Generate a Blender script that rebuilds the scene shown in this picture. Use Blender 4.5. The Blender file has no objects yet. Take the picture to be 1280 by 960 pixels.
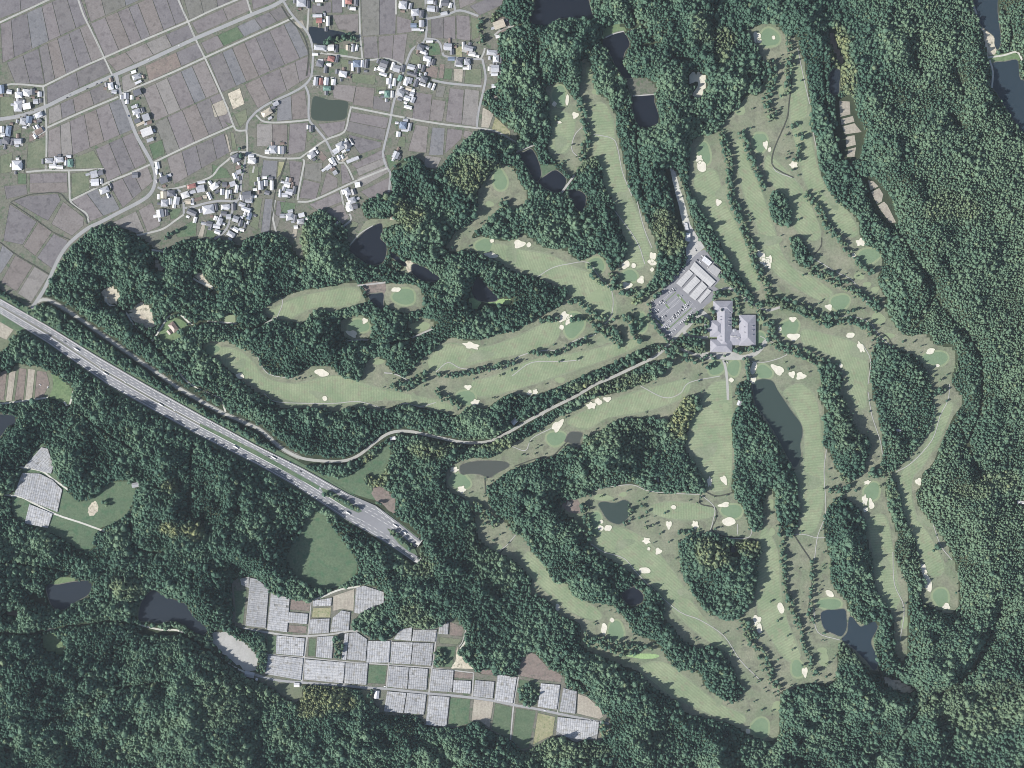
import bpy, math, random
import numpy as np
from mathutils import Vector, Matrix
random.seed(7); rng = np.random.default_rng(7)
scene = bpy.context.scene
C = scene.collection
S = 1.75                      # metres per photograph pixel on the ground
def X(x): return (x - 640.0) * S
def Y(y): return (480.0 - y) * S

# ---------------------------------------------------------------- camera, sky, sun, exposure
ALT = 5000.0
cam_d = bpy.data.cameras.new('camera'); cam = bpy.data.objects.new('camera', cam_d); C.objects.link(cam)
cam.location = (0, 0, ALT); cam.rotation_euler = (0, 0, 0)
cam_d.sensor_width = 36.0; cam_d.lens = 36.0 * ALT / (1280 * S)
cam_d.clip_start = 10.0; cam_d.clip_end = 200000.0
scene.camera = cam
AZ = math.radians(22.0)       # shadows run this far above the +x direction
EL = math.radians(38.0)
toward = Vector((-math.cos(AZ) * math.cos(EL), -math.sin(AZ) * math.cos(EL), math.sin(EL)))
w = bpy.data.worlds.new('World'); scene.world = w; w.use_nodes = True
nt = w.node_tree; bg = nt.nodes['Background']
sky = nt.nodes.new('ShaderNodeTexSky'); sky.sky_type = 'NISHITA'; sky.sun_disc = False
sky.sun_elevation = EL; sky.sun_rotation = math.atan2(toward.x, toward.y); sky.altitude = 100
sky.air_density = 1.0; sky.dust_density = 1.6
nt.links.new(sky.outputs[0], bg.inputs[0]); bg.inputs[1].default_value = 0.09
sd = bpy.data.lights.new('sun', 'SUN'); sun = bpy.data.objects.new('sun', sd); C.objects.link(sun)
sd.energy = 4.7; sd.angle = math.radians(0.53); sd.color = (1.0, 0.96, 0.90)
sun.rotation_euler = toward.to_track_quat('Z', 'Y').to_euler(); sun.location = (-3000, -1200, 3000)
scene.view_settings.view_transform = 'Standard'; scene.view_settings.look = 'None'
scene.view_settings.exposure = 0.64; scene.view_settings.gamma = 1.0
scene.render.resolution_x = 1024; scene.render.resolution_y = 768
scene.render.engine = 'CYCLES'; scene.cycles.filter_width = 0.95

# ---------------------------------------------------------------- materials
MATS = {}
def mat(name, c1, c2=None, scale=0.02, rough=0.9, spec=0.15, c3=None, stripe=None, fine=0.25, tint=None, metallic=0.0, bump=0.0):
    """c1/c2 mixed by broad noise, fine grain on top, optional mowing stripes (angle deg, width m, strength)."""
    m = bpy.data.materials.new(name); m.use_nodes = True; t = m.node_tree; N = t.nodes; L = t.links
    b = N['Principled BSDF']; b.inputs['Roughness'].default_value = rough
    b.inputs['Specular IOR Level'].default_value = spec; b.inputs['Metallic'].default_value = metallic
    c2 = c2 or c1
    geo = N.new('ShaderNodeNewGeometry')
    n1 = N.new('ShaderNodeTexNoise'); n1.inputs['Scale'].default_value = scale; n1.inputs['Detail'].default_value = 5; n1.inputs['Roughness'].default_value = 0.6
    L.new(geo.outputs['Position'], n1.inputs['Vector'])
    r1 = N.new('ShaderNodeMapRange'); r1.inputs[1].default_value = .35; r1.inputs[2].default_value = .65
    L.new(n1.outputs[0], r1.inputs[0])
    mx = N.new('ShaderNodeMix'); mx.data_type = 'RGBA'; mx.inputs[6].default_value = (*c1, 1); mx.inputs[7].default_value = (*c2, 1)
    L.new(r1.outputs[0], mx.inputs[0]); out = mx.outputs[2]
    if c3:
        n3 = N.new('ShaderNodeTexNoise'); n3.inputs['Scale'].default_value = scale * 3.7; n3.inputs['Detail'].default_value = 3
        mp = N.new('ShaderNodeMapping'); mp.inputs['Location'].default_value = (311, 97, 13)
        L.new(geo.outputs['Position'], mp.inputs[0]); L.new(mp.outputs[0], n3.inputs['Vector'])
        r3 = N.new('ShaderNodeMapRange'); r3.inputs[1].default_value = .52; r3.inputs[2].default_value = .68
        L.new(n3.outputs[0], r3.inputs[0])
        m3 = N.new('ShaderNodeMix'); m3.data_type = 'RGBA'; m3.inputs[7].default_value = (*c3, 1)
        L.new(out, m3.inputs[6]); L.new(r3.outputs[0], m3.inputs[0]); out = m3.outputs[2]
    if stripe:
        ang, width, amt = stripe
        mp = N.new('ShaderNodeMapping'); mp.inputs['Rotation'].default_value = (0, 0, math.radians(ang))
        L.new(geo.outputs['Position'], mp.inputs[0])
        wv = N.new('ShaderNodeTexWave'); wv.inputs['Scale'].default_value = 0.314 / width; wv.inputs['Distortion'].default_value = 1.6
        wv.inputs['Detail'].default_value = 1.0; wv.inputs['Detail Scale'].default_value = 0.06 * width
        L.new(mp.outputs[0], wv.inputs['Vector'])
        rr = N.new('ShaderNodeMapRange'); rr.inputs[3].default_value = 1 - amt; rr.inputs[4].default_value = 1 + amt
        L.new(wv.outputs[0], rr.inputs[0])
        h = N.new('ShaderNodeVectorMath'); h.operation = 'SCALE'; L.new(out, h.inputs[0]); L.new(rr.outputs[0], h.inputs['Scale']); out = h.outputs[0]
    if fine:
        n2 = N.new('ShaderNodeTexNoise'); n2.inputs['Scale'].default_value = 0.22; n2.inputs['Detail'].default_value = 6; n2.inputs['Roughness'].default_value = .75
        L.new(geo.outputs['Position'], n2.inputs['Vector'])
        r2 = N.new('ShaderNodeMapRange'); r2.inputs[1].default_value = .3; r2.inputs[2].default_value = .7
        r2.inputs[3].default_value = 1 - fine; r2.inputs[4].default_value = 1 + fine
        L.new(n2.outputs[0], r2.inputs[0])
        h = N.new('ShaderNodeVectorMath'); h.operation = 'SCALE'; L.new(out, h.inputs[0]); L.new(r2.outputs[0], h.inputs['Scale']); out = h.outputs[0]
    if tint:   # per object random brightness
        oi = N.new('ShaderNodeObjectInfo'); r4 = N.new('ShaderNodeMapRange'); r4.inputs[3].default_value = 1 - tint; r4.inputs[4].default_value = 1 + tint
        L.new(oi.outputs['Random'], r4.inputs[0])
        h = N.new('ShaderNodeVectorMath'); h.operation = 'SCALE'; L.new(out, h.inputs[0]); L.new(r4.outputs[0], h.inputs['Scale']); out = h.outputs[0]
    L.new(out, b.inputs['Base Color'])
    if bump:
        bp = N.new('ShaderNodeBump'); bp.inputs['Strength'].default_value = bump; bp.inputs['Distance'].default_value = 1.0
        nb = N.new('ShaderNodeTexNoise'); nb.inputs['Scale'].default_value = 0.35; nb.inputs['Detail'].default_value = 6
        L.new(geo.outputs['Position'], nb.inputs['Vector']); L.new(nb.outputs[0], bp.inputs['Height']); L.new(bp.outputs[0], b.inputs['Normal'])
    MATS[name] = m
    return m

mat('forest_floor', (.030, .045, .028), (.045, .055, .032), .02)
mat('weedy_ground', (.118, .128, .100), (.150, .145, .125), .03, c3=(.085, .115, .075), fine=.3)
mat('worn_turf', (.155, .195, .125), (.21, .235, .165), .03, fine=.2)
mat('rough_grass', (.138, .172, .112), (.208, .214, .158), .016, c3=(.138, .148, .110), bump=.3, fine=.26)  # broad tone patches also paint in shading of gentle undulations
for i, a in enumerate((20, -20, 60, 85, -50, 0)):
    mat('fairway_%d' % i, (.166, .217, .133), (.230, .268, .172), .02, stripe=(a, 5.6, .07), c3=(.20, .215, .145), fine=.16)  # tone mix stands in for undulation shading too, the ground being flat
mat('green_turf', (.132, .195, .122), (.152, .215, .135), .03, fine=.08)
mat('tee_turf', (.19, .238, .145), (.22, .262, .165), .05, fine=.06)
mat('lawn', (.11, .17, .085), (.15, .20, .11), .03, c3=(.10, .15, .08))
mat('meadow', (.078, .118, .075), (.105, .145, .09), .02, c3=(.065, .12, .07), fine=.3)
mat('algae_lawn', (.25, .36, .17), (.22, .33, .16), .05)
mat('sand', (.58, .56, .48), (.50, .48, .41), .1, fine=.10)
mat('bare_earth', (.38, .34, .28), (.50, .47, .38), .04, c3=(.22, .21, .16), fine=.3)
mat('brown_earth', (.165, .135, .125), (.20, .17, .15), .05, c3=(.13, .12, .105))
for i, (a, b) in enumerate([((.150, .136, .136), (.172, .158, .156)), ((.132, .124, .128), (.152, .144, .146)), ((.165, .150, .142), (.185, .170, .162)),
                            ((.130, .122, .122), (.150, .142, .138)), ((.142, .144, .150), (.165, .164, .168)), ((.152, .136, .126), (.172, .154, .144)), ((.138, .136, .120), (.158, .155, .140)), ((.19, .18, .168), (.21, .198, .185))]):
    a = (a[0] * 1.03, a[1] * 1.04, a[2] * 1.07); b = (b[0] * 1.03, b[1] * 1.04, b[2] * 1.07)
    mat('paddy_%d' % i, a, b, .03, fine=.16, tint=.06, c3=tuple(v * .82 for v in a), stripe=((24, -66, 24, 22, 26, -66, 24, 24)[i], 2.4 + i * .2, .022))
mat('green_field', (.075, .115, .070), (.105, .14, .09), .05, stripe=(70, 1.8, .12))
mat('weedy_field', (.11, .135, .09), (.15, .165, .115), .04)
mat('ochre_field', (.22, .22, .13), (.28, .27, .18), .04, c3=(.16, .19, .1))
mat('tan_field', (.27, .245, .21), (.33, .31, .26), .04, stripe=(0, 3, .07))
mat('bund_grass', (.12, .13, .10), (.17, .165, .14), .05)
mat('ditch_mud', (.05, .055, .05), (.07, .075, .06), .05)
mat('asphalt', (.25, .255, .262), (.28, .285, .29), .03, fine=.06, rough=.8)
mat('lot_asphalt', (.185, .188, .205), (.215, .218, .235), .05, fine=.07)
mat('highway_asphalt', (.185, .19, .205), (.215, .22, .235), .02, fine=.05, rough=.75)
mat('old_concrete', (.36, .36, .35), (.30, .30, .29), .04, fine=.12)
mat('cart_path', (.30, .305, .29), (.35, .35, .33), .05, fine=.1)
mat('gravel_path', (.50, .50, .46), (.42, .42, .38), .05, fine=.2)
mat('shaded_gravel', (.135, .135, .12), (.085, .098, .07), .09, fine=.5, c3=(.26, .255, .235))  # gravel darkened so its colour holds the shade between village houses
mat('pale_concrete', (.40, .40, .39), (.34, .34, .33), .05, fine=.1)
mat('road_paint', (.70, .70, .68), rough=.6)
mat('bark', (.10, .075, .055), fine=.2)
mat('concrete_wall', (.45, .45, .43), fine=.15)
mat('house_wall', (.42, .40, .36), (.36, .34, .3), .1, fine=.1)
mat('window_glass', (.04, .05, .06), rough=.15, spec=.5, fine=0)
mat('white_wall', (.62, .61, .58), fine=.06)
ROOFS = {'silver grey': (.36, .37, .40), 'pale grey': (.50, .51, .54), 'dark grey': (.13, .135, .155), 'white': (.64, .64, .64),
         'red': (.28, .13, .115), 'blue grey': (.16, .20, .27), 'brown': (.19, .145, .125), 'teal green': (.13, .24, .20), 'tan': (.42, .38, .31)}
for k, v in ROOFS.items(): mat('roof_' + k.replace(' ', '_'), v, tuple(a * .85 for a in v), .3, rough=.45, spec=.5, fine=.12, tint=.15)
mat('club_roof', (.25, .25, .285), (.285, .285, .315), .08, rough=.6, fine=.08)
mat('carport_roof', (.43, .43, .43), (.38, .38, .385), .1, rough=.5, fine=.05)
mat('flat_roof', (.33, .33, .34), (.29, .29, .30), .1, fine=.1)
mat('netting', (.285, .295, .315), (.36, .365, .375), .035, fine=.28, tint=.13, c3=(.25, .245, .23), rough=.7)
mat('net_seam', (.13, .135, .13), (.24, .24, .24), .06, fine=.2)
mat('metal_post', (.2, .2, .2), fine=0)
CARC = {'white': (.75, .75, .75), 'silver': (.42, .43, .45), 'black': (.025, .025, .03), 'dark blue': (.03, .05, .12), 'red': (.30, .04, .04)}
for k, v in CARC.items(): mat('paint_' + k.replace(' ', '_'), v, rough=.3, spec=.5, fine=0)
mat('tyre', (.02, .02, .02), fine=0)
mat('fence_metal', (.35, .36, .36), fine=0)

def water_mat(name, c, rough=.3):
    m = bpy.data.materials.new(name); m.use_nodes = True; t = m.node_tree; b = t.nodes['Principled BSDF']
    b.inputs['Base Color'].default_value = (*c, 1); b.inputs['Roughness'].default_value = rough; b.inputs['Specular IOR Level'].default_value = .35
    n = t.nodes.new('ShaderNodeTexNoise'); n.inputs['Scale'].default_value = .25; n.inputs['Detail'].default_value = 3
    g = t.nodes.new('ShaderNodeNewGeometry'); t.links.new(g.outputs['Position'], n.inputs['Vector'])
    bp = t.nodes.new('ShaderNodeBump'); bp.inputs['Strength'].default_value = .15; bp.inputs['Distance'].default_value = .1
    t.links.new(n.outputs[0], bp.inputs['Height']); t.links.new(bp.outputs[0], b.inputs['Normal']); MATS[name] = m
water_mat('water_dark', (.008, .011, .018)); water_mat('water_slate', (.022, .036, .048)); water_mat('water_green', (.034, .052, .046)); water_mat('water_brown', (.062, .070, .062))
water_mat('water_weedy', (.045, .060, .048)); water_mat('water_mid', (.016, .023, .032))

def leaf_mat(name, dark, mid, light, yellow):
    m = bpy.data.materials.new(name); m.use_nodes = True; t = m.node_tree; N = t.nodes; L = t.links
    b = N['Principled BSDF']; b.inputs['Roughness'].default_value = .75; b.inputs['Specular IOR Level'].default_value = .15
    at = N.new('ShaderNodeAttribute'); at.attribute_type = 'INSTANCER'; at.attribute_name = 'tint'
    oi = N.new('ShaderNodeObjectInfo')
    tn = N.new('ShaderNodeAttribute'); tn.attribute_type = 'INSTANCER'; tn.attribute_name = 'tone'
    add = N.new('ShaderNodeMath'); add.operation = 'MULTIPLY_ADD'; add.inputs[1].default_value = .30; L.new(oi.outputs['Random'], add.inputs[0])
    r = N.new('ShaderNodeMath'); r.operation = 'ADD'; r.inputs[1].default_value = .32; L.new(tn.outputs['Fac'], r.inputs[0]); L.new(r.outputs[0], add.inputs[2])
    cr = N.new('ShaderNodeValToRGB'); e = cr.color_ramp.elements; e[0].position = 0; e[0].color = (*dark, 1); e[1].position = 1; e[1].color = (*light, 1)
    x = e.new(.5); x.color = (*mid, 1)
    L.new(add.outputs[0], cr.inputs[0])
    mx = N.new('ShaderNodeMix'); mx.data_type = 'RGBA'; mx.inputs[7].default_value = (*yellow, 1)
    L.new(cr.outputs[0], mx.inputs[6]); L.new(at.outputs['Fac'], mx.inputs[0])
    L.new(mx.outputs[2], b.inputs['Base Color']); MATS[name] = m
leaf_mat('foliage', (.032, .073, .055), (.064, .122, .087), (.122, .188, .122), (.22, .24, .12))

# ---------------------------------------------------------------- mesh helpers
class MB:
    def __init__(s): s.v = []; s.f = []; s.m = []; s.mats = []
    def mi(s, name):
        if name not in s.mats: s.mats.append(name)
        return s.mats.index(name)
    def face(s, pts, m):
        n = len(s.v); s.v += [tuple(p) for p in pts]; s.f.append(list(range(n, n + len(pts)))); s.m.append(s.mi(m))
    def box(s, x0, y0, z0, x1, y1, z1, m, M=None, bottom=False):
        p = [Vector(q) for q in ((x0, y0, z0), (x1, y0, z0), (x1, y1, z0), (x0, y1, z0), (x0, y0, z1), (x1, y0, z1), (x1, y1, z1), (x0, y1, z1))]
        if M: p = [M @ q for q in p]
        n = len(s.v); s.v += [tuple(q) for q in p]
        fs = [(4, 5, 6, 7), (0, 1, 5, 4), (1, 2, 6, 5), (2, 3, 7, 6), (3, 0, 4, 7)] + ([(3, 2, 1, 0)] if bottom else [])
        for f in fs: s.f.append([n + i for i in f]); s.m.append(s.mi(m))
    def mesh(s, name):
        me = bpy.data.meshes.new(name); me.from_pydata(s.v, [], s.f)
        for k in s.mats: me.materials.append(MATS[k])
        me.polygons.foreach_set('material_index', s.m); me.update(); return me
    def build(s, name, parent=None, loc=None, rz=0):
        return link(name, s.mesh(name), parent, loc, rz)
def link(name, me, parent=None, loc=None, rz=0):
    o = bpy.data.objects.new(name, me); C.objects.link(o)
    if parent: o.parent = parent
    if loc is not None: o.location = loc; o.rotation_euler = (0, 0, rz)
    return o
def tag(o, label=None, cat=None, group=None, kind=None):
    if label:
        w_ = label.split()
        while len(w_) > 16 and 'the' in w_: w_.remove('the')
        o['label'] = ' '.join(w_)
    if cat: o['category'] = cat
    if group: o['group'] = group
    if kind: o['kind'] = kind
    return o
def thing(name, label, cat, loc=(0, 0, 0), rz=0, group=None):
    o = bpy.data.objects.new(name, None); C.objects.link(o); o.location = loc; o.rotation_euler = (0, 0, rz); o.empty_display_size = 2
    return tag(o, label, cat, group)
def smooth(P, n=4):
    P = np.array(P, float); k = len(P); out = []
    for i in range(k):
        a, b, c, d = P[(i - 1) % k], P[i], P[(i + 1) % k], P[(i + 2) % k]
        for j in range(n):
            t = j / n
            out.append(.5 * ((2 * b) + (c - a) * t + (2 * a - 5 * b + 4 * c - d) * t * t + (3 * b - a - 3 * c + d) * t ** 3))
    return [tuple(p) for p in out]
def smooth_line(P, n=4):
    if len(P) < 3: return P
    Q = [(2 * P[0][0] - P[1][0], 2 * P[0][1] - P[1][1])] + list(P) + [(2 * P[-1][0] - P[-2][0], 2 * P[-1][1] - P[-2][1])]
    Q = np.array(Q, float); out = []
    for i in range(1, len(Q) - 2):
        a, b, c, d = Q[i - 1], Q[i], Q[i + 1], Q[i + 2]
        for j in range(n):
            t = j / n
            out.append(tuple(.5 * ((2 * b) + (c - a) * t + (2 * a - 5 * b + 4 * c - d) * t * t + (3 * b - a - 3 * c + d) * t ** 3)))
    out.append(tuple(P[-1])); return out
def strip_px(P, width):
    """left and right edge points (px) of a polyline of the given px width"""
    P = [Vector(p) for p in P]; Lf = []; Rt = []
    for i, p in enumerate(P):
        a = P[max(i - 1, 0)]; b = P[min(i + 1, len(P) - 1)]; d = (b - a)
        if d.length < 1e-6: d = Vector((1, 0))
        d.normalize(); n = Vector((-d.y, d.x)) * (width / 2); Lf.append(p + n); Rt.append(p - n)
    return Lf, Rt

# ---------------------------------------------------------------- raster maps (1 cell = 1 px of ground)
X0, X1, Y0, Y1 = -170, 1450, -170, 1130
W, Hh = X1 - X0, Y1 - Y0
dens = np.ones((Hh, W), np.float32); yel = np.zeros((Hh, W), np.float32)
def raster(P):
    P = np.array(P, float)
    x0 = max(int(P[:, 0].min()) - 1, X0); x1 = min(int(P[:, 0].max()) + 2, X1); y0 = max(int(P[:, 1].min()) - 1, Y0); y1 = min(int(P[:, 1].max()) + 2, Y1)
    if x1 <= x0 or y1 <= y0: return None
    xs = np.arange(x0, x1) + .5; ys = np.arange(y0, y1) + .5
    ins = np.zeros((len(ys), len(xs)), bool); k = len(P)
    for i in range(k):
        ax, ay = P[i]; bx, by = P[(i + 1) % k]
        if ay == by: continue
        c = (ys >= min(ay, by)) & (ys < max(ay, by))
        xi = ax + (ys - ay) * (bx - ax) / (by - ay)
        ins ^= c[:, None] & (xs[None, :] < xi[:, None])
    return (slice(y0 - Y0, y1 - Y0), slice(x0 - X0, x1 - X0)), ins
def paint(P, val, arr=None):
    arr = dens if arr is None else arr
    r = raster(P)
    if r is None: return
    sl, ins = r; a = arr[sl]; a[ins] = val
def paint_line(P, width, val):
    P = smooth_line(P, 3)
    for a, b in zip(P[:-1], P[1:]):
        Lf, Rt = strip_px([a, b], width); paint([Lf[0], Lf[1], Rt[1], Rt[0]], val)

LAYER = [0.10]
def sheet(name, P, m, z, sm=True, grow=0, n=4, do_paint=None, child=None):
    Q = smooth(P, n) if sm else P
    if do_paint is not None: paint(Q, do_paint)
    b = MB(); pts = [(X(x), Y(y), z) for x, y in Q]
    area = sum(pts[i][0] * pts[(i + 1) % len(pts)][1] - pts[(i + 1) % len(pts)][0] * pts[i][1] for i in range(len(pts)))
    if area < 0: pts.reverse()
    b.face(pts, m); o = b.build(name, child)
    if not child: o['kind'] = 'structure'
    return o
ROADZ = [0]
def road(name, P, width, m, z=.30, sm=True, do_paint=0, pad=1.2, child=None):
    if do_paint is not None: paint_line(P, width + pad, do_paint)
    Q = smooth_line(P, 4) if sm else P
    ROADZ[0] += 1; z = z + (ROADZ[0] % 40) * .004
    Lf, Rt = strip_px(Q, width); b = MB()
    for i in range(len(Q) - 1):
        q = [Rt[i], Rt[i + 1], Lf[i + 1], Lf[i]]; pts = [(X(p[0]), Y(p[1]), z) for p in q]
        nz = (pts[1][0] - pts[0][0]) * (pts[2][1] - pts[0][1]) - (pts[1][1] - pts[0][1]) * (pts[2][0] - pts[0][0])
        if nz < 0: pts.reverse()
        b.face(pts, m)
    o = b.build(name, child); 
    if not child: o['kind'] = 'structure'
    return o
# ---------------------------------------------------------------- wooded islands and belts inside the open land: (outline px)
ISLANDS = [
 [(642,585),(655,583),(675,573),(692,572),(702,562),(708,556),(716,560),(728,562),(727,550),(740,543),(752,538),(757,533),(770,526),(790,523),(815,522),(832,524),(838,533),(842,545),(850,560),(862,570),(872,585),(880,600),(882,612),(875,617),(852,615),(830,617),(812,613),(797,605),(780,605),(760,610),(742,612),(737,620),(722,622),(705,628),(702,640),(720,650),(727,665),(733,677),(742,685),(752,695),(770,703),(785,715),(797,722),(815,735),(827,745),(832,760),(829,777),(840,782),(847,795),(860,805),(870,810),(890,807),(902,817),(915,830),(920,850),(932,860),(925,870),(915,877),(900,872),(880,857),(874,837),(852,840),(840,830),(827,812),(820,802),(800,795),(787,785),(786,775),(775,767),(765,755),(745,754),(722,747),(712,737),(710,727),(690,727),(685,712),(670,695),(659,680),(655,670),(640,667),(637,655),(625,645),(612,630),(607,612),(615,605),(627,595)],
 [(857,494),(872,497),(876,507),(865,522),(860,540),(855,560),(849,558),(842,540),(837,527),(847,510)],
 [(920,480),(938,478),(941,500),(948,515),(960,532),(972,553),(985,578),(994,592),(997,612),(999,645),(992,668),(985,672),(976,655),(970,640),(968,615),(957,612),(955,640),(952,660),(945,665),(935,655),(930,635),(922,625),(915,612),(917,580),(916,550),(914,530),(920,505)],
 [(849,677),(865,668),(890,665),(905,670),(922,675),(950,677),(950,695),(947,715),(947,725),(943,740),(935,760),(918,775),(895,770),(880,762),(865,740),(855,722),(850,700)],
 [(1022,455),(1035,458),(1048,462),(1053,475),(1050,492),(1057,505),(1065,520),(1070,538),(1084,547),(1089,560),(1083,575),(1080,590),(1068,600),(1055,593),(1043,585),(1038,563),(1028,557),(1030,533),(1027,522),(1034,512),(1025,503),(1023,490),(1026,475)],
 [(1047,620),(1060,625),(1072,635),(1082,650),(1082,670),(1090,700),(1090,722),(1097,742),(1105,757),(1101,775),(1095,779),(1083,780),(1074,778),(1062,767),(1058,750),(1043,735),(1037,720),(1037,695),(1030,668),(1030,645),(1035,632)],
 [(1103,762),(1112,772),(1116,790),(1117,812),(1123,828),(1110,830),(1100,825),(1094,808),(1092,797),(1098,785)],
 [(1092,432),(1105,430),(1118,435),(1130,440),(1145,447),(1155,460),(1162,475),(1166,495),(1168,518),(1160,540),(1146,560),(1130,578),(1112,590),(1101,582),(1104,560),(1100,530),(1095,510),(1090,495),(1088,470),(1088,450)],
 [(1108,592),(1117,598),(1124,615),(1128,640),(1135,657),(1142,670),(1147,690),(1152,712),(1157,728),(1152,740),(1143,745),(1137,740),(1130,720),(1120,700),(1117,685),(1122,670),(1117,655),(1112,640),(1108,620)],
 [(1136,742),(1145,738),(1152,752),(1162,760),(1150,768),(1143,780),(1136,786)],
 [(962,240),(975,238),(984,250),(990,272),(985,285),(972,280),(963,268)],
 [(987,297),(997,295),(1010,312),(1016,325),(1010,336),(1000,333),(990,315)],
 [(846,210),(856,222),(868,250),(885,277),(900,302),(908,322),(925,345),(938,364),(945,378),(934,374),(916,352),(898,335),(884,315),(872,296),(864,270),(855,240)],
 [(820,330),(823,305),(818,280),(822,262),(835,255),(850,275),(857,300),(857,322),(848,332),(838,345),(820,358),(808,365),(800,370),(806,360),(818,346)],
 [(790,372),(815,352),(838,338),(845,343),(815,366),(795,382)],
 [(722,205),(735,200),(750,202),(753,222),(757,240),(730,240),(722,222)],
 [(818,444),(838,432),(843,420),(852,415),(868,420),(884,430),(886,445),(868,446),(852,440)],
 [(640,493),(660,500),(690,490),(720,477),(745,468),(780,455),(812,440),(836,430),(838,434),(815,447),(790,460),(760,472),(745,482),(720,490),(695,502),(668,514),(640,520)],
 [(722,508),(737,492),(760,484),(785,474),(800,462),(828,450),(838,455),(830,468),(812,476),(800,482),(775,488),(750,494),(732,502)],
 [(1048,806),(1058,809),(1072,824),(1086,838),(1094,842),(1090,850),(1048,850),(1048,830)],
 [(958,372),(972,374),(990,380),(1008,386),(1022,396),(1034,402),(1045,404),(1034,410),(1018,402),(1000,394),(985,388),(968,388),(958,384)],
]
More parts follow.
